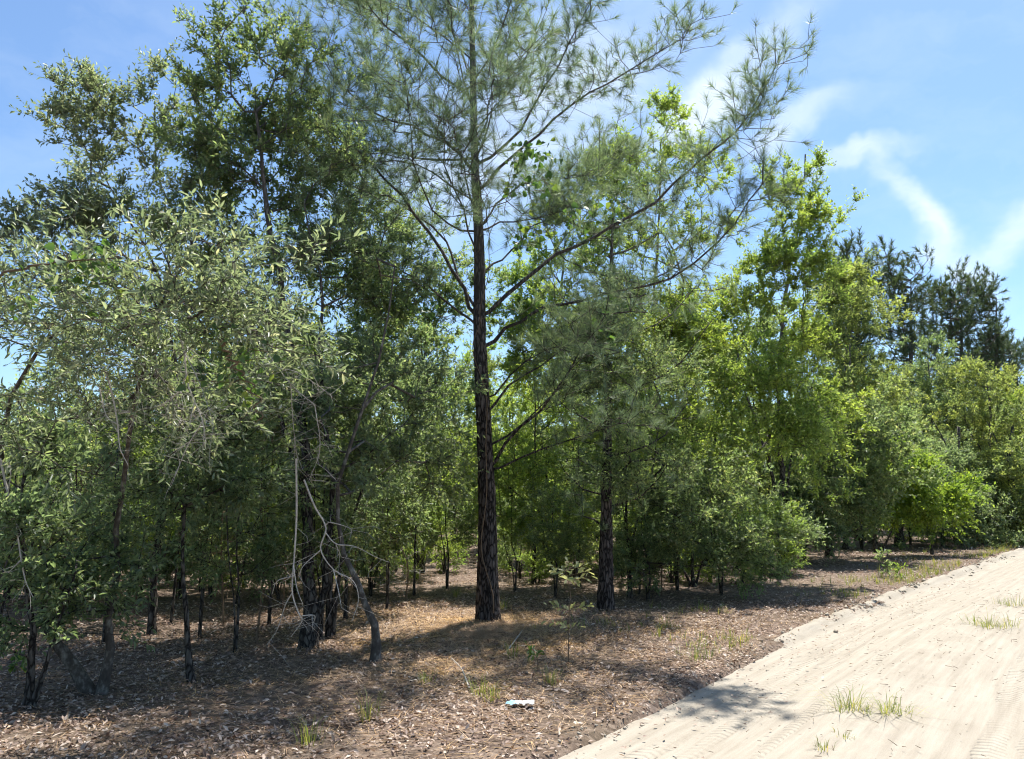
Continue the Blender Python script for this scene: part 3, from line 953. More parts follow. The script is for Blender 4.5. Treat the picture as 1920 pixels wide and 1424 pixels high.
broad('oak_tree', 'thin-stemmed oak whose open sprays reach into the sky at upper left', 'oak tree', (285, 1185),
      [[(288, 1080), (300, 930), (330, 760), (310, 560), (250, 420), (190, 320)], [(292, 1080), (330, 850), (390, 620), (370, 480), (300, 340), (290, 200)]],
      [(90, 205, 55, 22, 9.0), (60, 225, 45, 12, 9.0), (200, 225, 90, 35, 9.2), (160, 170, 60, 40, 8.8), (230, 300, 110, 60, 9.4), (295, 130, 28, 40, 9.3), (300, 220, 50, 70, 9.5),
       (130, 350, 70, 35, 8.6), (200, 400, 120, 55, 9.2), (330, 380, 110, 80, 9.6), (40, 440, 60, 40, 8.5), (330, 540, 140, 90, 9.8), (150, 520, 140, 70, 9.4), (110, 350, 55, 14, 8.7)],
      510, 'oak', 'silver', (.036, .032), 102, clump=.18, per=7, rtip=.003)
broad('oak_tree', 'tallest leafy oak left of the pine with twin dark trunks', 'oak tree', (578, 1212),
      [[(582, 1100), (575, 950), (560, 760), (530, 560), (505, 420), (490, 300), (480, 210)], [(610, 1100), (620, 900), (600, 700), (600, 520), (570, 380)],
       [(570, 950), (500, 700), (430, 520), (360, 420)]],
      [(460, 40, 60, 55, 9.0), (385, 75, 45, 35, 8.9), (470, 140, 100, 90, 9.1), (520, 60, 40, 60, 9.2), (500, 260, 140, 100, 9.3), (420, 330, 110, 80, 9.2), (600, 330, 100, 90, 9.4),
       (450, 430, 140, 80, 9.2), (580, 470, 150, 100, 9.4), (650, 560, 120, 90, 9.5), (520, 600, 130, 80, 9.6), (380, 180, 50, 50, 9), (400, 250, 90, 70, 9.1), (340, 310, 80, 70, 9.1), (550, 170, 80, 90, 9.3), (620, 230, 70, 80, 9.4)],
      860, 'oak', 'oak', (.066, .038, .03), 103, clump=.30, per=11)
broad('oak_tree', 'slender oak with a crooked S-bent foot beside the sunlit litter', 'oak tree', (703, 1238),
      [[(706, 1195), (692, 1150), (665, 1090), (640, 1020), (632, 930), (650, 850), (690, 740), (720, 620), (740, 500)]],
      [(690, 660, 110, 90, 9.0), (620, 760, 110, 80, 8.8), (760, 760, 90, 100, 9.4), (740, 560, 90, 80, 9.2), (640, 860, 100, 60, 8.7), (780, 880, 80, 60, 9.6)],
      300, 'oak', 'dark', .036, 104, bark='lichen', clump=.28)
broad('oak_tree', 'thin bent sapling oak between the forked oak and the bare twigs', 'oak tree', (365, 1277),
      [[(352, 1230), (350, 1150), (340, 1060), (345, 950), (360, 830), (370, 720)]],
      [(300, 800, 120, 70, 7.2), (420, 760, 120, 80, 7.4), (360, 900, 130, 60, 7.3), (460, 880, 90, 70, 7.6), (250, 900, 90, 50, 7.0)],
      210, 'oak', 'dark', .026, 105, clump=.26)
broad('oak_tree', 'small shadowed oak filling the lower left corner of the wood', 'oak tree', (52, 1335),
      [[(55, 1270), (60, 1150), (40, 1000), (50, 850)], [(100, 1200), (140, 1080)]],
      [(40, 1000, 90, 100, 6.3), (110, 1120, 110, 70, 6.6), (20, 1180, 60, 60, 6.2), (200, 1080, 80, 60, 6.9), (60, 860, 100, 70, 6.6)],
      180, 'oak', 'dark', (.03, .02), 106, clump=.25)
broad('oak_tree', 'dark leaved understory oak behind the bare hanging twigs', 'oak tree', (620, 1195),
      [[(618, 1080), (628, 950), (610, 800), (590, 660)], [(640, 1050), (690, 880), (720, 760)]],
      [(560, 760, 120, 90, 10.2), (660, 800, 110, 90, 10.4), (520, 880, 110, 60, 10.0), (620, 900, 110, 60, 10.2), (720, 700, 90, 80, 10.6)],
      280, 'oak', 'dark', (.032, .025), 107)
broad('oak_tree', 'understory oak behind the forked stem at left', 'oak tree', (180, 1120),
      [[(178, 1000), (170, 860), (190, 720), (180, 600)], [(185, 1000), (250, 850), (300, 700)]],
      [(150, 680, 140, 80, 12.2), (280, 720, 140, 90, 12.4), (100, 790, 120, 60, 12), (230, 850, 150, 60, 12), (400, 700, 120, 100, 12.5), (100, 920, 130, 60, 12.0)],
      380, 'oak', 'oak', (.036, .03), 108)
broad('oak_tree', 'understory oak with many stems left of the pine trunk', 'oak tree', (790, 1075),
      [[(798, 980), (805, 880), (800, 760), (790, 640)], [(770, 960), (740, 820), (720, 700)]],
      [(790, 640, 100, 100, 14.6), (730, 760, 100, 80, 14.5), (840, 780, 90, 90, 14.8), (780, 880, 120, 60, 14.4), (830, 540, 80, 80, 15), (700, 600, 90, 80, 15)],
      330, 'bushy', 'oak', (.045, .035), 109)
broad('oak_tree', 'young oak just right of the pine trunk with low pale sprays', 'oak tree', (1000, 1095),
      [[(1002, 1030), (998, 940), (1005, 820), (1000, 700)]],
      [(1000, 720, 80, 90, 13.8), (970, 860, 70, 60, 13.6), (1050, 830, 80, 80, 13.9), (1000, 950, 80, 50, 13.6), (1020, 600, 80, 90, 14.2)],
      220, 'bushy', 'bright', .035, 110)

broad('oak_tree', 'airy oak filling the gap between the tall oak and the pine', 'oak tree', (735, 1060),
      [[(735, 950), (730, 800), (715, 640), (700, 480), (680, 380)], [(740, 900), (790, 700), (810, 560)]],
      [(690, 400, 80, 70, 15.0), (640, 310, 70, 60, 15.0), (760, 430, 80, 70, 15.2), (820, 520, 70, 70, 15.2), (700, 520, 110, 80, 15.0), (780, 620, 110, 80, 15.0), (620, 440, 80, 80, 15), (660, 640, 100, 80, 15), (600, 230, 50, 50, 15)],
      460, 'bushy', 'oak', (.06, .04), 130, clump=.4, per=10)
broad('oak_tree', 'airy yellow-green oak filling the gap just right of the pine', 'oak tree', (1062, 1052),
      [[(1062, 950), (1060, 800), (1050, 640), (1055, 500), (1070, 420)], [(1066, 880), (1110, 720), (1130, 600)]],
      [(1060, 430, 60, 50, 15.4), (1010, 500, 70, 60, 15.4), (1110, 480, 70, 60, 15.6), (1050, 590, 100, 70, 15.4), (970, 600, 60, 60, 15.4), (1130, 620, 90, 80, 15.6), (1040, 700, 110, 70, 15.4), (1120, 380, 40, 50, 15.6), (980, 690, 70, 60, 15.2), (1150, 330, 40, 40, 15.6)],
      440, 'bushy', 'bright', (.06, .04), 131, clump=.4, per=10)
broad('oak_tree', 'airy oak behind the near silvery oak joining it to the tall one', 'oak tree', (420, 1090),
      [[(420, 980), (425, 830), (400, 680), (380, 560)], [(425, 960), (470, 780), (500, 660)]],
      [(360, 520, 110, 70, 13.2), (450, 560, 100, 80, 13.2), (300, 610, 110, 70, 13.0), (520, 640, 100, 80, 13.4), (400, 680, 130, 70, 13.2), (480, 780, 120, 70, 13.2), (330, 800, 120, 60, 13.0)],
      380, 'bushy', 'oak', (.055, .04), 132, clump=.38, per=10)

# ---- right-hand broadleaves
broad('oak_tree', 'tall narrow tree with an upright leafy top right of the pine', 'oak tree', (1215, 1078),
      [[(1217, 960), (1220, 800), (1225, 600), (1235, 420), (1240, 260)]],
      [(1235, 235, 60, 65, 14.2), (1200, 310, 60, 70, 14.2), (1270, 330, 70, 80, 14.3), (1340, 330, 50, 60, 14.4), (1340, 440, 70, 70, 14.4), (1180, 450, 90, 80, 14.2), (1260, 480, 90, 80, 14.4), (1210, 600, 120, 80, 14.2),
       (1120, 520, 90, 70, 14), (1280, 620, 90, 80, 14.2), (1180, 740, 120, 80, 14), (1260, 820, 110, 80, 14), (1120, 400, 60, 60, 14)],
      600, 'bushy', 'bright', .06, 111, clump=.36, per=12)
broad('oak_tree', 'fine-leaved sapling oak draped round the second pine trunk', 'oak tree', (1182, 1128),
      [[(1180, 1040), (1172, 930), (1180, 800), (1190, 680)], [(1184, 1020), (1220, 900), (1235, 800)]],
      [(1150, 800, 70, 70, 10.9), (1200, 700, 80, 80, 11.0), (1235, 850, 70, 70, 11.1), (1120, 690, 60, 60, 10.9), (1260, 740, 60, 70, 11.2), (1170, 880, 60, 40, 10.9), (1160, 590, 60, 60, 11.2)],
      330, 'fine', 'oak', (.028, .02), 133, clump=.26)
broad('oak_tree', 'big sunlit yellow-green oak at the road bend', 'oak tree', (1475, 1062),
      [[(1470, 980), (1465, 860), (1460, 700), (1475, 540), (1500, 400), (1510, 290)], [(1450, 900), (1400, 740), (1370, 600)], [(1480, 880), (1530, 700)]],
      [(1510, 300, 36, 45, 15.6), (1470, 350, 50, 45, 15.5), (1495, 420, 70, 70, 15.6), (1440, 480, 90, 80, 15.4), (1520, 560, 100, 90, 15.6), (1400, 600, 110, 90, 15.2), (1470, 700, 140, 90, 15.2),
       (1370, 740, 120, 90, 14.8), (1490, 830, 110, 80, 15), (1400, 870, 120, 80, 14.5), (1360, 960, 110, 60, 14.2), (1330, 660, 80, 80, 14.9)],
      980, 'bushy', 'bright', (.08, .05, .04), 112, clump=.40, per=14)
broad('oak_tree', 'loose grey-green tree behind the sunlit oak', 'oak tree', (1585, 1030),
      [[(1585, 900), (1590, 720), (1600, 560)]],
      [(1590, 560, 60, 70, 22), (1620, 620, 60, 60, 22), (1560, 650, 70, 80, 22), (1600, 720, 90, 70, 21.5), (1560, 520, 30, 50, 22)],
      360, 'far', 'far', .06, 113, clump=.5)
broad('shrub', 'olive wax-leaved shrub leaning over the shaded litter by the road', 'shrub', (1300, 1105),
      [[(1298, 1040), (1300, 960), (1310, 880)], [(1320, 1050), (1360, 990)], [(1270, 1040), (1240, 960)]],
      [(1280, 1000, 110, 70, 12.3), (1360, 1020, 100, 55, 12.6), (1220, 940, 90, 70, 12.2), (1300, 900, 120, 70, 12.6), (1400, 1060, 60, 35, 12.8), (1210, 1040, 60, 40, 12.2)],
      340, 'oak', 'oak', (.025, .02, .02), 114, clump=.26)
broad('oak_tree', 'dense grey-green oak over the road margin left of the bright sapling', 'oak tree', (1555, 1042),
      [[(1550, 970), (1555, 860), (1560, 740)]],
      [(1560, 760, 90, 70, 20), (1600, 850, 90, 70, 20), (1530, 900, 80, 70, 19.5), (1600, 940, 70, 50, 19.8), (1500, 980, 60, 45, 19)],
      620, 'far', 'oak', .07, 115, clump=.5, lk=dict(ll=.095, lw=.042))
broad('sapling_tree', 'bright young sapling with layered leaves beside the road', 'sapling', (1645, 1036),
      [[(1640, 1010), (1655, 960), (1675, 880)], [(1668, 1005), (1690, 930)]],
      [(1680, 870, 65, 30, 22), (1720, 880, 35, 22, 21.6), (1670, 920, 70, 32, 21.8), (1730, 935, 45, 20, 21.4), (1690, 960, 55, 18, 21.5)],
      300, 'far', 'sap', (.05, .04), 116, clump=.32, lk=dict(ll=.10, lw=.05))
broad('sapling_tree', 'small pale sapling nearest the road edge at right', 'sapling', (1748, 1040),
      [[(1746, 1010), (1750, 965)]],
      [(1755, 945, 45, 16, 22), (1780, 960, 30, 14, 21.6), (1730, 965, 30, 14, 22), (1800, 925, 22, 20, 22.6)], 130, 'far', 'sap', .04, 117, clump=.3, lk=dict(ll=.10, lw=.05))
k_ = 0
for px, top, d, hw, mt, lb in [(1630, 660, 28, 90, 'far', 'rounded grey-green tree in the roadside thicket behind the sapling'),
                               (1740, 640, 31, 100, 'oak', 'dense tree in the roadside thicket below the far pines'),
                               (1850, 665, 29, 90, 'far', 'soft green tree in the roadside thicket near the right edge'),
                               (1930, 690, 33, 90, 'bright', 'outermost tree of the roadside thicket at the right edge'),
                               (1680, 760, 26, 80, 'oak', 'middling tree of the thicket just behind the bright sapling'),
                               (1790, 800, 27, 80, 'dark', 'dark lower tree of the thicket right of the sapling'),
                               (1890, 850, 28, 70, 'far', 'low tree of the thicket close above the far road')]:
    b = P(px, 930, d); b[2] = float(ground_z(b[0], b[1])); k_ += 1
    broad('thicket_tree', lb, 'tree', tuple(b), [[(px, 900), (px + 8, 800), (px, top + 40)], [(px + 10, 900), (px - 40, 790)]],
          [(px, top + 60, hw * .7, 60, d), (px - 40, top + 130, hw * .8, 75, d), (px + 45, top + 140, hw * .8, 75, d), (px, 900, hw, 70, d - .8), (px + 20, 970, hw * .9, 32, d - 1.2)],
          470, 'far', mt, (.09, .06), 200 + k_, 'roadside thicket trees', clump=.6)

# ---- background wood: a few trees grown once and planted again and again
rngb = np.random.default_rng(99)
protos = []
for i, (h, rw, mt) in enumerate([(7.2, 2.0, 'far'), (6.4, 1.8, 'bright'), (5.6, 1.7, 'oak'), (8.0, 1.9, 'oak')]):
    D0 = 24.0; kk = FPX / D0
    b = np.array([0.0, D0, 0.0])
    y = lambda z: 930 - (z - CAMH) * kk
    bl = [(960 + rngb.normal() * 25, y(z), rw * kk * s, .75 * kk, D0) for z, s in ((h - .7, .5), (h - 1.6, .75), (h - 2.7, .9), (h - 3.8, .85), (h * .32, .6))]
    r = broad('background_tree', 'leafy tree in the background wood', 'tree', tuple(b), [[(962, y(1)), (955, y(2.5)), (962, y(h - 1.2))], [(975, y(1.2)), (1000, y(h * .55))]],
              bl, 250, 'far', mt, (.07, .045), 300 + i, 'background wood', clump=.5)
    protos.append(r)
spots = []
for px, d, pi, sc in [(-60, 20, 2, .55), (60, 25, 2, .6), (130, 19, 1, .5), (220, 27, 0, .7), (330, 21, 2, .9), (420, 27, 0, .95), (520, 20, 3, .8), (600, 26, 1, 1.0), (690, 21, 0, .85),
                      (760, 28, 3, 1.0), (850, 22, 1, .95), (910, 30, 0, 1.0), (960, 24, 1, .9), (1030, 20, 1, .8), (1060, 29, 1, 1.05), (1110, 23, 3, .9), (1160, 18, 2, .95), (1210, 26, 1, 1.05),
                      (1290, 21, 0, 1.0), (1350, 25, 1, 1.05), (1420, 21, 3, .9), (1440, 30, 1, 1.0), (1530, 26, 1, .9), (1590, 33, 0, .8), (1680, 36, 1, 1.0), (1790, 37, 0, 1.05), (1900, 38, 1, 1.0), (2010, 36, 3, .9),
                      (-200, 24, 0, .8), (2080, 40, 1, 1.0), (300, 34, 1, .9), (560, 35, 0, .9), (800, 37, 1, .9), (1000, 38, 0, .9), (1180, 36, 1, 1.0), (120, 34, 0, .65), (-90, 33, 1, .6)]:
    spots.append((px, d, pi, sc))
seen = set()
for px, d, pi, sc in spots:
    p = P(px, 930, d)
    o = protos[pi] if pi not in seen else copy_tree(protos[pi])
    seen.add(pi)
    o.location = (float(p[0]), d, float(ground_z(p[0], d)) - .03)
    o.rotation_euler = (0, 0, float(rngb.random() * 6.28))
    s = sc * (.93 + .14 * rngb.random())
    o.scale = (s * (.9 + .2 * rngb.random()), s * (.9 + .2 * rngb.random()), s)
    rank_ = sorted(q[0] for q in spots).index(px)
    o['label'] = ['grey-green', 'yellow-green', 'mid-green', 'taller dark-green'][pi] + ' leafy tree of the background wood, %s from the left' % ORD[rank_]

# ---- understory shrubs that close the view between the trunks
sprotos = []
for i, (h, rw, mt, lf_) in enumerate([(2.6, 1.1, 'oak', 'bushy'), (2.2, 1.0, 'bright', 'bushy'), (1.7, .9, 'dark', 'bushy'), (3.1, 1.0, 'far', 'bushy')]):
    D0 = 14.0; kk = FPX / D0
    b = np.array([0.0, D0, 0.0])
    y = lambda z: 930 - (z - CAMH) * kk
    bl = [(960 + rngb.normal() * 22, y(z), rw * kk * q, .42 * kk, D0) for z, q in ((h - .4, .6), (h * .68, .95), (h * .42, .9), (h * .22, .6))]
    sprotos.append(broad('understory_shrub', 'leafy understory shrub', 'shrub', tuple(b), [[(962, y(.6)), (950, y(1.2)), (962, y(h - .5))], [(975, y(.6)), (1000, y(h * .6))], [(950, y(.5)), (915, y(h * .55))]],
                          bl, 130, lf_, mt, (.022, .016, .016), 500 + i, 'understory shrubs', clump=.3, per=8, lk=dict(k=4, m=8)))
SH = [(30, 12.5, 2, 1.0), (110, 16, 1, 1.1), (170, 13.5, 2, 1.0), (240, 18, 0, 1.1), (300, 14.5, 2, .9), (360, 19, 1, 1.1), (430, 15.5, 2, 1.1), (500, 19, 3, 1.0), (560, 14, 2, 1.0), (640, 17, 0, 1.0),
      (690, 22, 1, 1.0), (745, 17.5, 3, .8), (700, 13.5, 2, .8), (870, 19.5, 3, .75), (950, 21, 1, .9), (975, 16, 0, .6), (1035, 18, 1, .8), (1075, 15.5, 3, .6), (1090, 22, 1, 1.0), (1165, 16, 0, .9), (1195, 13.2, 2, .7), (1230, 19, 1, 1.1),
      (1290, 16.5, 0, 1.0), (1350, 18.5, 1, 1.0), (1420, 17, 2, 1.0), (1440, 22, 0, 1.1), (1500, 19.5, 2, 1.0), (1545, 23, 0, 1.1), (1610, 24.5, 2, 1.1), (1700, 27, 0, 1.1), (1760, 26, 2, 1.0), (1830, 29, 0, 1.1), (1900, 31, 2, 1.2),
      (75, 11.8, 2, .75), (150, 12.2, 0, .6), (205, 15, 2, .85), (275, 12.6, 2, .7), (345, 15.5, 0, .75), (405, 13.2, 2, .75), (465, 14.6, 1, .8), (530, 13, 2, .7), (605, 15, 1, .8), (670, 14.4, 0, .65), (725, 15.2, 1, .7), (785, 16, 1, .7),
      (835, 17, 1, .7), (955, 17.2, 1, .55), (1010, 15.2, 1, .55), (1050, 17, 1, .65), (1105, 16.6, 0, .7), (1255, 15, 1, .75), (1325, 15, 1, .7), (1385, 14.8, 1, .7), (1455, 16.2, 1, .7), (810, 22, 0, .9), (930, 24, 1, .9), (1020, 25, 3, .8),
      (-30, 20, 0, 1.0), (60, 24, 3, 1.1), (190, 27, 0, 1.1), (330, 25, 1, 1.2), (470, 26, 0, 1.2), (590, 25, 3, 1.1), (640, 29, 1, 1.2), (740, 27, 0, 1.1), (820, 31, 1, 1.0), (900, 27, 3, 1.0), (990, 28, 1, 1.1), (1120, 28, 0, 1.2), (1200, 27, 1, 1.2),
      (1330, 28, 3, 1.2), (20, 33, 1, 1.4), (260, 35, 0, 1.5), (420, 36, 1, 1.5), (560, 34, 3, 1.4), (880, 37, 1, 1.3), (1040, 36, 0, 1.4)]
seen = set()
for px, d, pi, sc in SH:
    p = P(px, 930, d)
    o = sprotos[pi] if pi not in seen else copy_tree(sprotos[pi])
    seen.add(pi)
    o.location = (float(p[0]), d, float(ground_z(p[0], d)) - .02)
    o.rotation_euler = (0, 0, float(rngb.random() * 6.28))
    o.scale = (sc * (.9 + .3 * rngb.random()), sc * (.9 + .3 * rngb.random()), sc * (.9 + .2 * rngb.random()))
    rank_ = sorted(q[0] for q in SH).index(px)
    o['label'] = ['mid-green', 'yellow-green', 'low dark-green', 'upright pale-green'][pi] + ' understory shrub, %s shrub from the left' % ORD[rank_]

# ---- slender leafy saplings among the trunks, leaves from knee height up
lp = []
for i, (h, mt) in enumerate([(3.2, 'dark'), (2.8, 'oak'), (3.6, 'bright')]):
    D0 = 9.0; kk = FPX / D0
    b = np.array([0.0, D0, 0.0])
    y = lambda z: 930 - (z - CAMH) * kk
    bl = [(960 + rngb.normal() * 40, y(z), .75 * kk * q, .38 * kk, D0) for z, q in ((h - .4, .6), (h * .72, .9), (h * .52, 1.0), (h * .36, .7))]
    lp.append(broad('leafy_sapling', 'leafy sapling', 'sapling', tuple(b), [[(966, y(.6)), (945, y(1.3)), (962, y(h - .5))], [(950, y(.5)), (915, y(1.1)), (890, y(h * .75))]],
                    bl, 150, 'oak', mt, (.016, .012), 620 + i, 'slender leafy saplings', clump=.26, per=6, rtip=.0024, lk=dict(ll=.058, lw=.022, m=8)))
LS = [(20, 9.5, 0, .95), (130, 10.2, 1, 1.0), (215, 9.0, 0, .85), (300, 10.8, 2, 1.0), (390, 9.6, 0, .95), (455, 8.6, 1, .85), (515, 10.6, 2, 1.0), (585, 12.5, 0, 1.1), (655, 10.8, 1, 1.0), (730, 11.8, 0, 1.0), (780, 13.2, 2, 1.0),
      (840, 14.2, 1, 1.0), (965, 13.2, 2, .8), (1040, 12.6, 1, .8), (1085, 14.4, 2, 1.0), (1210, 12.4, 1, .9), (1265, 13.6, 2, 1.0), (1345, 13.2, 1, .8), (70, 12.8, 2, 1.0), (350, 13.0, 1, 1.1), (610, 9.4, 0, .9)]
seen = set()
for px, d, pi, sc in LS:
    p = P(px, 930, d)
    o = lp[pi] if pi not in seen else copy_tree(lp[pi])
    seen.add(pi)
    o.location = (float(p[0]), d, float(ground_z(p[0], d)) - .02)
    o.rotation_euler = (0, 0, float(rngb.random() * 6.28))
    o.scale = (sc * (.9 + .3 * rngb.random()), sc * (.9 + .3 * rngb.random()), sc * (.9 + .25 * rngb.random()))
    o['label'] = ['dark-green', 'mid-green', 'yellow-green'][pi] + ' slender leafy sapling among the trunks, %s from the left' % ORD[sorted(q[0] for q in LS).index(px)]

# far mass of trees that closes the view
fr = np.random.default_rng(404)
n = 42000
th = fr.uniform(-.95, 1.0, n); dist = fr.uniform(44, 66, n)
X_, Y_ = np.tan(th) * dist, dist
hm = 4.2 + 2.6 * fbm(X_ * .12, Y_ * .12, 3) + 1.6 * sstep(-.1, .5, th)
Z_ = hm * (1 - fr.random(n) ** 1.6)
keep = road_s(X_, Y_) < -2
Pm = np.stack([X_, Y_, Z_], 1)[keep]
gm = Geo(); leaves(gm, Pm, rdir(fr, len(Pm)) + np.array([0, 0, .2]), rdir(fr, len(Pm)), .62, .34)
tag(obj('distant_woodland', gm.mesh('distant_woodland', M['far'])), 'hazy green mass of distant woodland closing the view', 'woodland', kind='stuff')

# ---- thin understory stems
stem_specs = [(250, 1085, 12), (320, 1165, 10), (515, 1105, 8), (440, 1130, 9), (680, 1060, 9), (730, 1035, 10), (855, 1050, 7), (765, 1040, 9), (1085, 1030, 8), (1108, 1020, 9), (1060, 1045, 7),
              (1250, 1060, 10), (1220, 1050, 8), (1270, 1110, 11), (990, 1045, 8), (960, 1035, 7), (610, 1130, 10), (480, 1085, 8), (375, 1110, 8), (90, 1100, 12), (640, 1045, 11), (1400, 1050, 9), (1180, 1040, 8), (700, 1100, 9)]
names_ = ['at far left', 'under the left oaks', 'behind the bare twigs', 'left of the pine trunk', 'between the two pines', 'right of the second pine']
st = np.random.default_rng(55)

proto_leaf = None
for i, (px, py, wpx) in enumerate(stem_specs):
    b = G(px, py); g = Geo()
    hgt = 2.6 + 2.2 * st.random(); lean = st.normal(size=2) * .5
    pth = resample([b - [0, 0, .08], b + [lean[0] * .2 + st.normal() * .06, lean[1] * .3, hgt * .35], b + [lean[0] * .7, lean[1] * .7, hgt * .7], b + [lean[0] * 1.2, lean[1] * 1.2, hgt]], 14)
    r0 = .5 * wpx * b[1] / FPX * .45
    root = tag(obj('slender_tree', None, None, b), None, 'tree', 'slender understory stems')
    rank_ = sorted(q[0] for q in stem_specs).index(px)
    zone = names_[0] if px < 280 else names_[1] if px < 450 else names_[2] if px < 660 else names_[3] if px < 900 else names_[4] if px < 1140 else names_[5]
    root['label'] = 'slender dark-stemmed understory tree %s, %s such stem from the left' % (zone, ORD[rank_])
    tube(g, pth - b, np.linspace(r0 * 1.15, r0 * .35, 14), 6, .12, i)
    obj('trunk', g.mesh('trunk', M['oakbark'], True), root)
    n = 70
    ix = 4 + st.integers(0, 10, n)
    pts = pth[ix] + rdir(st, n) * np.array([.7, .7, .4]) * ((.15 + .8 * st.random((n, 1))) * (.45 + .08 * ix[:, None]))
    Q, pr, tips = grow(pth, np.arange(-1, 13), pts, st)
    e = np.arange(14, len(Q)); r = radii(pr, 14, .0032)
    gb = Geo(); frusta(gb, Q[pr[e]] - b, Q[e] - b, r[e] * 1.2, r[e], 3)
    obj('branches', gb.mesh('branches', M['oakbark']), root)
    tp = Q[tips] - b; sb, sd, sl2 = shoots(tp, nrm(Q[tips] - Q[pr[tips]]), tp.mean(0), st, 4, .22)
    gl = Geo(); foliage(gl, sb, sd, sl2, st, 8, .065, .027, 'diamond')
    obj('crown', gl.mesh('crown', M[['oak', 'dark', 'bright'][i % 3]]), root)

# ---- dead grey twigs hanging under the near oaks
def dead_branch(label, main, depth, subs, r0, seed, name='dead_branch', fine=7):
    rng = np.random.default_rng(seed)
    b = P(*main[0], depth)
    root = tag(obj(name, None, None, b), label, 'dead branch', 'bare grey dead branches')
    paths = [main] + subs
    segs = []
    for i, p in enumerate(paths):
        dd = 0 if i == 0 else rng.normal() * .12
        q = np.array([P(x, y, depth + dd * min(1, j / 2)) for j, (x, y) in enumerate(p)])
        if i:
            q[0] = P(*p[0], depth)
        q = resample(q, max(6, 4 * len(p)))
        g = Geo(); rr = 1.0 * r0 * (1 if i == 0 else .62)
        tube(g, q - b, np.linspace(rr, rr * .3, len(q)), 5, .2, seed + i)
        obj('stem' if i == 0 else 'twig', g.mesh('stem', M['deadtwig'], True), root)
        segs.append(q)
    allp = np.vstack([s[2:] for s in segs])
    i_ = rng.integers(0, len(allp), fine * len(paths))
    A = allp[i_]; D = rdir(rng, len(A)) * np.array([1, .8, .7]) + np.array([0, 0, -.35])
    ln = .04 + .14 * rng.random(len(A))
    B = A + nrm(D) * ln[:, None]; C = B + (nrm(D) + rdir(rng, len(A)) * .6) * ln[:, None] * .6
    g = Geo(); frusta(g, A - b, B - b, np.full(len(A), r0 * .22), np.full(len(A), r0 * .15), 3); frusta(g, B - b, C - b, np.full(len(A), r0 * .15), np.full(len(A), r0 * .08), 3)
    obj('fine_twigs', g.mesh('fine_twigs', M['deadtwig']), root)
    return root


dead_branch('pale bare branch hanging straight down and forking near the ground', [(555, 860), (556, 960), (552, 1040), (548, 1110), (560, 1150), (566, 1165), (545, 1195)], 6.2,
            [[(548, 1112), (535, 1135), (520, 1180), (500, 1210)], [(552, 1080), (520, 1090), (510, 1115)], [(566, 1155), (590, 1155), (585, 1175)], [(550, 1060), (556, 1100), (564, 1125)]], .0085, 1)
dead_branch('pale bare branch with a long looping twig left of the pine', [(570, 900), (590, 950), (611, 990), (601, 1030), (625, 1068), (662, 1090), (672, 1125), (660, 1165)], 6.4,
            [[(611, 1000), (630, 1020), (665, 1025), (705, 1045), (730, 1055)], [(611, 985), (620, 980), (655, 990), (660, 1000)], [(601, 1032), (570, 1060), (560, 1080)], [(625, 1068), (635, 1110), (640, 1140)], [(630, 1022), (640, 1045)]], .0080, 2)
dead_branch('pale bare twigs dangling from the near silvery oak crown', [(330, 610), (345, 660), (352, 720), (380, 790), (385, 830)], 5.0,
            [[(352, 700), (330, 740), (292, 770)], [(345, 660), (375, 720), (400, 795)], [(380, 790), (350, 840), (330, 890)], [(365, 750), (355, 800)]], .0075, 3, fine=20)
dead_branch('crooked pale twig dangling at left above the leaning stem', [(195, 690), (208, 730), (220, 790), (225, 840), (240, 872)], 5.2,
            [[(185, 720), (200, 780), (228, 800)], [(222, 775), (255, 773)], [(208, 730), (190, 760)]], .0075, 4)
dead_branch('pale twining dead stem at the left edge', [(0, 860), (14, 920), (30, 990), (40, 1050), (48, 1090), (62, 1120)], 6.0,
            [[(14, 930), (20, 890), (17, 860)], [(20, 960), (40, 1000)], [(40, 1050), (15, 1075)]], .010, 5)
dead_branch('fine tangle of pale dead twigs under the tall oak', [(470, 600), (500, 660), (545, 720), (590, 760)], 6.0,
            [[(500, 660), (480, 720), (470, 770)], [(545, 720), (550, 800), (560, 880)], [(520, 690), (560, 700), (620, 740)], [(590, 760), (600, 840), (580, 900)]], .006, 6, fine=34)
dead_branch('fine bare twigs among the leaves of the near oak', [(120, 640), (200, 660), (290, 690), (370, 700)], 5.4,
            [[(200, 660), (230, 620), (280, 600)], [(290, 690), (320, 740), (330, 800)], [(160, 650), (120, 700), (60, 730)], [(250, 680), (260, 740), (250, 790)]], .006, 7, fine=34)

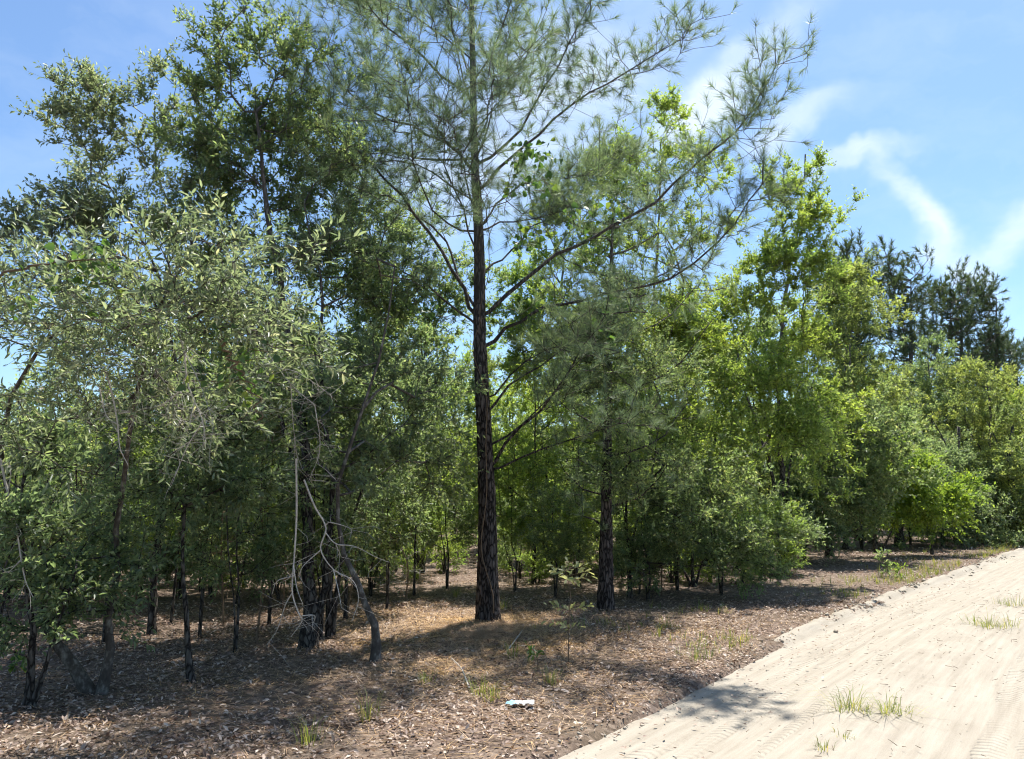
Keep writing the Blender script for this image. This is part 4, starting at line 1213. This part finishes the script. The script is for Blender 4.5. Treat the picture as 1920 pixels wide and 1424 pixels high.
# ---- leafless twiggy saplings in the left shade
BS = [(110, 1190, 2.0, 'at the far left behind the forked oak'), (250, 1150, 2.3, 'left of the thin bent sapling oak'), (420, 1170, 2.6, 'right of the thin bent sapling oak'), (480, 1210, 2.2, 'just left of the hanging pale branch'),
      (530, 1150, 2.7, 'behind the hanging pale branch'), (650, 1150, 2.5, 'behind the crooked oak foot'), (330, 1120, 2.6, 'deep in the left shade'), (760, 1130, 1.8, 'left of the tall pine'), (1240, 1120, 1.7, 'right of the second pine')]
for i, (px, py, h, where) in enumerate(BS):
    rb_ = np.random.default_rng(700 + i)
    b = G(px, py)
    root = tag(obj('bare_sapling', None, None, b), 'leafless twiggy brown sapling ' + where, 'sapling', 'leafless twiggy saplings')
    pth = resample([b - [0, 0, .06], b + [rb_.normal() * .1, 0, h * .4], b + [rb_.normal() * .25, rb_.normal() * .2, h * .8], b + [rb_.normal() * .35, rb_.normal() * .3, h * 1.1]], 14)
    g = Geo(); tube(g, pth - b, np.linspace(.014, .004, 14), 5, .15, i)
    obj('trunk', g.mesh('trunk', M['redtwig'], True), root)
    pts = pth[3 + rb_.integers(0, 11, 170)] + rdir(rb_, 170) * np.array([.75, .75, .5]) * (.1 + .8 * rb_.random((170, 1)))
    Q, pr, tips = grow(pth, np.arange(-1, 13), pts, rb_)
    e = np.arange(14, len(Q)); r = radii(pr, 14, .0022)
    gb = Geo(); frusta(gb, Q[pr[e]] - b, Q[e] - b, r[e] * 1.2, r[e], 3)
    tp = np.repeat(Q[tips] - b, 3, 0); d_ = nrm(rdir(rb_, len(tp)) + [0, 0, .2]) * (.05 + .16 * rb_.random((len(tp), 1)))
    frusta(gb, tp, tp + d_, np.full(len(tp), .0018), np.full(len(tp), .001), 3)
    obj('twigs', gb.mesh('twigs', M['deadtwig' if i % 3 == 1 else 'redtwig']), root)

# ---- climbing vines with broad leaves
def vine(label, path, leaf_zones, n, seed, ll=.085):
    rng = np.random.default_rng(seed)
    b = np.array(path[0])
    root = tag(obj('climbing_vine', None, None, b), label, 'vine', 'climbing vines')
    q = resample(path, 60)
    q[:, 0] += np.sin(np.arange(60) * .7) * .03
    g = Geo(); tube(g, q - b, np.linspace(.009, .003, 60), 5, .1, seed)
    obj('stem', g.mesh('stem', M['redtwig'], True), root)
    pts = blob_points(leaf_zones, n // 5, rng, .16, 4)
    Q, pr, tips = grow(q, np.arange(-1, 59), pts, rng, .1, .25, .2)
    e = np.arange(60, len(Q)); gb = Geo()
    frusta(gb, Q[pr[e]] - b, Q[e] - b, np.full(len(e), .003), np.full(len(e), .002), 3)
    obj('tendrils', gb.mesh('tendrils', M['redtwig']), root)
    tp = np.repeat(Q[tips] - b, 5, 0) + rng.normal(size=(len(tips) * 5, 3)) * .07
    gl = Geo(); s = .6 + .6 * rng.random(len(tp))
    leaf_parts(root, tp, rdir(rng, len(tp)) * np.array([1, 1, .5]) - np.array([0, 0, .5]), rdir(rng, len(tp)) + np.array([0, -.4, .3]), ll * s, .85, 'heart', 'vine', .12, .08)


vd = HD - .16
vine('broad-leaved vine climbing the tall pine trunk and limbs', [P(925, 1150, vd), P(905, 1000, vd), P(915, 800, vd), P(890, 650, vd), P(905, 575, vd), P(920, 450, vd), P(940, 380, vd), P(1000, 300, vd)],
     [(935, 585, 40, 45, vd), (985, 600, 60, 45, vd - .1), (1040, 590, 45, 40, vd - .2), (960, 480, 45, 50, vd), (1000, 430, 50, 40, vd), (890, 575, 25, 12, vd), (800, 575, 30, 10, vd - .4), (1010, 300, 60, 70, vd - .2), (1130, 600, 40, 20, vd - .3), (1110, 390, 70, 60, vd)],
     290, 61, .095)
vine('large bright vine leaves trailing over the near oak at left', [P(-20, 520, 4.7), P(60, 500, 4.7), P(130, 490, 4.7), P(210, 485, 4.7), P(230, 478, 4.7)],
     [(60, 500, 60, 14, 4.7), (140, 492, 50, 14, 4.7), (205, 480, 40, 12, 4.7), (20, 560, 30, 30, 4.7)], 110, 62, .066)
vine('vine leaves hanging in the lower crown of the near silvery oak', [P(410, 640, 4.9), P(430, 670, 4.9), P(450, 700, 4.9), P(480, 740, 4.9), P(485, 790, 4.9)],
     [(450, 650, 45, 22, 4.9), (420, 700, 30, 25, 4.9), (480, 790, 26, 20, 4.9), (470, 715, 35, 20, 4.9)], 80, 63, .055)

# ---- ground cover
lr = np.random.default_rng(1234)


def scatter(n, ymin, ymax, spread, smax=-.05, power=1.0):
    y = ymin + (ymax - ymin) * lr.random(n) ** power
    x = (lr.random(n) * 2 - 1) * spread * y
    s = road_s(x, y)
    ok = s < smax - np.abs(lr.normal(size=n)) * .09
    x, y = x[ok], y[ok]
    return np.stack([x, y, ground_z(x, y)], 1)


Pl = np.vstack([scatter(105000, 4.0, 12.5, .82, .10, .9), scatter(30000, 12, 26, .8, -.02)])
far_k = 1 + sstep(10, 26, Pl[:, 1]) * .9
dens = fbm(Pl[:, 0] * .9, Pl[:, 1] * .9, 3)
keep = lr.random(len(Pl)) < np.clip((dens - .22) * 3.2, .25, 1)
Pl, far_k = Pl[keep], far_k[keep]
n = len(Pl)
Pl[:, 2] += .004 + .028 * lr.random(n) ** 2
g = Geo(); s = (.45 + .9 * lr.random(n) ** 1.3) * far_k
D = rdir(lr, n) * np.array([1, 1, .28])
leaves(g, Pl, D, rdir(lr, n) * .75 + np.array([0, 0, 1.0]), .045 * s, .019 * s, 'diamond', .35, -.10)
tag(obj('leaf_litter', g.mesh('leaf_litter', M['litter'])), 'dead brown oak leaves covering the woodland floor', 'leaf litter', kind='stuff')
# pine straw, thickest under the tall pine
n = 42000
c0 = G(*HB)
a = lr.random(n) * 6.283; rr = np.abs(lr.normal(size=n)) * 2.6
x, y = c0[0] + np.cos(a) * rr, c0[1] - .8 + np.sin(a) * rr * 1.2
ok = (road_s(x, y) < -.05) & (y > 3.5); x, y = x[ok], y[ok]; n = len(x)
Ps = np.stack([x, y, ground_z(x, y) + .012 + .03 * lr.random(n)], 1)
g = Geo(); D = nrm(rdir(lr, n) * np.array([1, 1, .12])); sd_ = nrm(np.cross(D, np.array([0, 0, 1.0]))) * .0022
ln = (.09 + .09 * lr.random(n))[:, None]
g.add(np.stack([Ps - sd_, Ps + sd_, Ps + D * ln], 1).reshape(-1, 3), np.arange(3 * n).reshape(-1, 3))
tag(obj('pine_straw', g.mesh('pine_straw', M['straw'])), 'fallen pine needles round the foot of the tall pine', 'pine straw', kind='stuff')


def blades(g, c, n, rng, h, spread, w=.004, lean=.5):
    a = rng.random(n) * 6.283
    out = np.stack([np.cos(a), np.sin(a), np.zeros(n)], 1)
    p0 = c + out * (spread * rng.random(n)[:, None])
    hh = (h * (.45 + .65 * rng.random(n)))[:, None]
    ld = np.minimum(lean * (.25 + 1.6 * rng.random(n) ** 1.6), 2.0)[:, None]
    p1 = p0 + out * hh * ld * .4 + np.array([0, 0, 1]) * hh * .6
    p2 = p0 + out * hh * ld * 1.25 + np.array([0, 0, 1]) * hh * (1.0 - .35 * ld)
    sd = np.stack([-np.sin(a), np.cos(a), np.zeros(n)], 1) * w * .5
    v = np.stack([p0 - sd, p0 + sd, p1 + sd * .8, p1 - sd * .8, p2], 1).reshape(-1, 3)
    k = (np.arange(n) * 5)[:, None]
    g.add(v, np.array([[0, 1, 2, 3]]) + k, np.array([[3, 2, 4]]) + k)


def tuft_obj(label, px, py, h, n, spread, seed, on_road=False, group=None, lean=.6, w=.005, clumps=1, mat='grass'):
    rng = np.random.default_rng(seed)
    b = road_pt(px, py) if on_road else G(px, py)
    g = Geo()
    for i in range(clumps):                     # one root mat with several crowns
        a = rng.random() * 6.28
        c = np.array([math.cos(a), math.sin(a) * .7, 0]) * spread * 1.3 * math.sqrt(i / max(1, clumps))
        blades(g, c, n // clumps, rng, h * (1.0 if i == 0 else .35 + .5 * rng.random()), spread * (.55 if clumps > 1 else 1), w, lean)
    o = obj('grass_tuft', g.mesh('grass_tuft', M[mat]), None, b)
    return tag(o, label, 'grass tuft', group or ('grass tufts on the road' if on_road else 'grass tufts in the litter'))


tuft_obj('straggly left grass clump on the middle strip of the sand road', 1590, 1330, .27, 90, .16, 1, True, clumps=7, lean=1.3)
tuft_obj('straggly right grass clump on the middle strip of the sand road', 1665, 1335, .22, 100, .17, 2, True, clumps=7, lean=1.4)
tuft_obj('small low grass sprig nearest the camera on the road', 1545, 1405, .09, 26, .07, 3, True)
tuft_obj('thin grass sprig near the front of the middle strip', 1580, 1380, .07, 24, .09, 9, True)
tuft_obj('wide grass clump farther up the road', 1855, 1172, .28, 160, .26, 4, True, clumps=8, lean=1.0)
tuft_obj('grass clump at the right edge of the picture on the road', 1905, 1135, .24, 80, .2, 5, True, clumps=4)
for i, (px, py, h, lb) in enumerate([(690, 1360, .26, 'green grass tuft at the front left of the shaded litter'), (580, 1405, .22, 'short grass tuft at the bottom edge left of centre'),
                                     (900, 1310, .22, 'grass tuft in sunlight just behind the blue scrap'), (925, 1318, .18, 'second grass tuft beside the one behind the blue scrap'),
                                     (800, 1285, .16, 'low grass tuft left of the pine shadow'), (855, 1125, .22, 'pale grass tuft left of the pine foot'), (945, 1150, .22, 'grass at the right foot of the tall pine'),
                                     (1030, 1290, .2, 'grass tuft right of the blue scrap'), (960, 1235, .24, 'grass tuft in shade in front of the pine'), (250, 1020, .35, 'yellowish grass tuft deep in the left shade')]):
    tuft_obj(lb, px, py, h, 34, .09, 20 + i, lean=.55)
# sparse verge grass beside the road: too many blades to count
g = Geo(); n = 900
yy = lr.uniform(7.5, 26, n); xx = np.interp(yy, _ey, _exs) - .35 - np.abs(lr.normal(size=n)) * 1.1
dn = fbm(xx * .8, yy * .8, 2); ok = dn > .48
for x, y in zip(xx[ok], yy[ok]):
    blades(g, np.array([x, y, float(ground_z(x, y))]), 7, lr, .10 + .10 * lr.random(), .06, .006, .6)
tag(obj('verge_grass', g.mesh('verge_grass', M['grass'])), 'thin dry grass along the road verge', 'grass', kind='stuff')
# bits of straw and bark on the road
g = Geo(); n = 420
yy = lr.uniform(4.6, 15, n) ; vv = np.abs(1.45 + lr.normal(size=n) * .55)
ex = np.interp(yy, _ey, _exs); sl3 = np.interp(yy, _ey, _slope)
A = np.stack([ex + vv / np.sqrt(1 + sl3 ** 2), yy - vv * sl3 / np.sqrt(1 + sl3 ** 2), np.full(n, .008)], 1)
D = nrm(rdir(lr, n) * np.array([1, 1, .15])) * (.015 + .07 * lr.random((n, 1)) ** 2.5)
frusta(g, A, A + D, np.full(n, .0028), np.full(n, .0015), 3)
tag(obj('road_debris', g.mesh('road_debris', M['redtwig'])), 'scattered twiglets and bark crumbs on the sand road', 'debris', kind='stuff')

# crumbs of sand along the graded edge
g = Geo(); n = 900
yy = lr.uniform(5.2, 22, n); vv = -.10 + lr.normal(size=n) * .10
ex = np.interp(yy, _ey, _exs); sl3 = np.interp(yy, _ey, _slope)
cx, cy_ = ex + vv / np.sqrt(1 + sl3 ** 2), yy - vv * sl3 / np.sqrt(1 + sl3 ** 2)
oc = np.array([(1, 0, 0), (-1, 0, 0), (0, 1, 0), (0, -1, 0), (0, 0, 1), (0, 0, -1)], float)
of = np.array([(0, 2, 4), (2, 1, 4), (1, 3, 4), (3, 0, 4), (2, 0, 5), (1, 2, 5), (3, 1, 5), (0, 3, 5)])
sz = .006 + .026 * lr.random(n) ** 3 * (.5 + sstep(7, 12, yy))
v = np.stack([cx, cy_, np.maximum(ground_z(cx, cy_), -.03) + sz * .2], 1)[:, None] + oc[None] * (sz[:, None] * (.6 + .8 * lr.random((n, 6))))[..., None] + lr.normal(size=(n, 6, 3)) * sz[:, None, None] * .25
g.add(v.reshape(-1, 3), (of[None] + (np.arange(n) * 6)[:, None, None]).reshape(-1, 3))
tag(obj('sand_crumbs', g.mesh('sand_crumbs', M['sand'], True)), 'crumbly clods of pale sand along the graded road edge', 'sand', kind='stuff')

# leaves blown on to the sand and twigs dropped on the litter
n = 420
yy = lr.uniform(5, 16, n); vv = .08 + np.abs(lr.normal(size=n)) * .38
ex = np.interp(yy, _ey, _exs); sl3 = np.interp(yy, _ey, _slope)
Pb = np.stack([ex + vv / np.sqrt(1 + sl3 ** 2), yy - vv * sl3 / np.sqrt(1 + sl3 ** 2), np.full(n, -.012)], 1)
g = Geo(); leaves(g, Pb, rdir(lr, n) * np.array([1, 1, .2]), rdir(lr, n) * .5 + np.array([0, 0, 1.0]), .045 * (.4 + lr.random(n)), .018 * (.4 + lr.random(n)), 'diamond', .35, -.1)
tag(obj('blown_leaves', g.mesh('blown_leaves', M['litter'])), 'dead leaves blown on to the edge of the sand road', 'leaf litter', kind='stuff')
n = 1500
Pt_ = scatter(n, 4.2, 14, .8, -.1); n = len(Pt_)
D_ = nrm(rdir(lr, n) * np.array([1, 1, .12])) * (.06 + .3 * lr.random((n, 1)) ** 2.5)
Pt_[:, 2] += .025
g = Geo(); frusta(g, Pt_, Pt_ + D_ * .55, np.full(n, .0035), np.full(n, .0028), 4)
frusta(g, Pt_ + D_ * .55, Pt_ + D_ + rdir(lr, n) * np.array([1, 1, .2]) * np.linalg.norm(D_, axis=1)[:, None] * .18, np.full(n, .0028), np.full(n, .0015), 4)
tag(obj('dropped_twigs', g.mesh('dropped_twigs', M['redtwig'])), 'thin dropped twigs scattered over the dead leaves', 'twigs', kind='stuff')

# ---- seedlings and weeds
def sprig(name, label, cat, px, py, h, tiers, ll, lw, mat, seed, nl=7, spread=.16):
    rng = np.random.default_rng(seed)
    b = G(px, py)
    root = tag(obj(name, None, None, b), label, cat, 'seedlings and weeds')
    q = resample([(0, 0, -.05), (rng.normal() * .015, 0, h * .4), (rng.normal() * .03, rng.normal() * .03, h * .75), (rng.normal() * .03, 0, h)], 14)
    g = Geo(); tube(g, q, np.linspace(.006, .002, 14), 5); obj('stem', g.mesh('stem', M['redtwig'], True), root)
    gl = Geo(); gb = Geo()
    for t in tiers:
        c = q[int(t * 13)]
        a = rng.random(4) * 6.28
        for aa in a:
            d = np.array([math.cos(aa), math.sin(aa), .25]); e = c + d * spread * (.6 + .7 * rng.random())
            frusta(gb, c[None], e[None], [.0025], [.0012], 3)
            foliage(gl, c[None], nrm(d[None]), np.array([np.linalg.norm(e - c)]), rng, nl, ll, lw, 'obovate', .8, .75, own=(root, mat, 99, lambda p: p[:, 1]))
    obj('twigs', gb.mesh('twigs', M['redtwig']), root)


sprig('seedling', 'pale-leaved seedling on a thin stem in front of the second pine', 'seedling', 1066, 1255, .95, (.35, .5, .8, .92, .98), .075, .03, 'pale', 1, 6, .2)
sprig('seedling', 'tiny green seedling in the shade in front of the pine', 'seedling', 1008, 1262, .18, (.7, 1.0), .06, .022, 'vine', 2, 5, .07)
sprig('weed', 'tall green leafy weed on the road verge', 'weed', 1662, 1082, .52, (.2, .35, .5, .65, .8, .95), .085, .024, 'oak', 3, 7, .09)
sprig('weed', 'shorter weed to the right of the tall verge weed', 'weed', 1690, 1090, .28, (.3, .6, .95), .08, .026, 'sap', 4, 6, .09)
sprig('weed', 'bright little weed at the far left edge in the litter', 'weed', 35, 1268, .18, (.5, .95), .07, .035, 'vine', 5, 6, .09)

# ---- scrap, log, fallen sticks
b = G(975, 1332); rg = np.random.default_rng(9)
n_ = 9
U_, V_ = np.meshgrid(np.linspace(-.11, .11, 13), np.linspace(-.055, .055, n_))
Zs = .012 + .022 * fbm(U_ * 30 + 5, V_ * 30, 2) + .012 * np.abs(np.sin(U_ * 60 + V_ * 40))
Us = U_ + (fbm(U_ * 40, V_ * 40 + 3, 2) - .5) * .03; Vs = V_ + (fbm(U_ * 40 + 9, V_ * 40, 2) - .5) * .03
def paper_mat():
    m, t, out = newmat('crumpled_paper')
    co = N(t, 'ShaderNodeTexCoord'); sp = N(t, 'ShaderNodeSeparateXYZ'); t.links.new(co.outputs['Object'], sp.inputs[0])
    c = ramp(t, sp.outputs[0], [(0, (.22, .50, .78))])
    r = t.nodes[-1]
    mr = N(t, 'ShaderNodeMapRange', ins={'From Min': -.06, 'From Max': .02}); t.links.new(sp.outputs[0], mr.inputs['Value'])
    c = mixcol(t, mr.outputs[0], (.20, .40, .58), (.55, .54, .49))
    p = N(t, 'ShaderNodeBsdfPrincipled', ins={'Roughness': .5}); t.links.new(c, p.inputs['Base Color']); t.links.new(p.outputs[0], out.inputs['Surface'])
    return m
ii = (np.arange(n_ - 1)[:, None] * 13 + np.arange(12)[None]).ravel()
tag(obj('paper_scrap', mesh('paper_scrap', np.stack([Us, Vs, Zs], -1).reshape(-1, 3), [np.stack([ii, ii + 1, ii + 14, ii + 13], 1)], paper_mat()), None, b + np.array([0, 0, .012])),
    'crumpled blue and white scrap of packaging on the litter', 'litter scrap')
lb0, lb1 = G(20, 1112), G(112, 1100)
g = Geo(); q = resample([lb0 + [-.5, 0, .14], lb0 + [0, 0, .15], lb1 + [0, 0, .15], lb1 + [.08, 0, .14]], 16) - lb0
tube(g, q, np.interp(np.arange(16), [0, 13, 15], [.17, .15, .10]), 14, .15, 4)
tag(obj('fallen_log', g.mesh('fallen_log', M['oakbark'], True), None, lb0), 'dark rotting log lying in the shade at far left', 'log')
for i, (x0, y0, x1, y1) in enumerate([(950, 1225, 980, 1195), (975, 1215, 1010, 1240), (1085, 1170, 1105, 1185), (880, 1300, 845, 1240)]):
    a, c = G(x0, y0), G(x1, y1)
    g = Geo(); q = resample([a + [0, 0, .02], (a + c) / 2 + [.02, 0, .06], c + [0, 0, .05]], 10) - a
    tube(g, q, np.linspace(.008, .003, 10), 5, .2, i)
    tag(obj('fallen_stick', g.mesh('fallen_stick', M['deadtwig'], True), None, a),
        ['pale stick leaning up in the shade before the pine', 'thin pale stick lying right of the leaning one', 'short stick near the pale seedling', 'bent stick in the sunlit litter left of the tufts'][i], 'stick', 'fallen sticks')
print('TRIS', sum(len(m.loops) - 2 * len(m.polygons) for m in bpy.data.meshes))
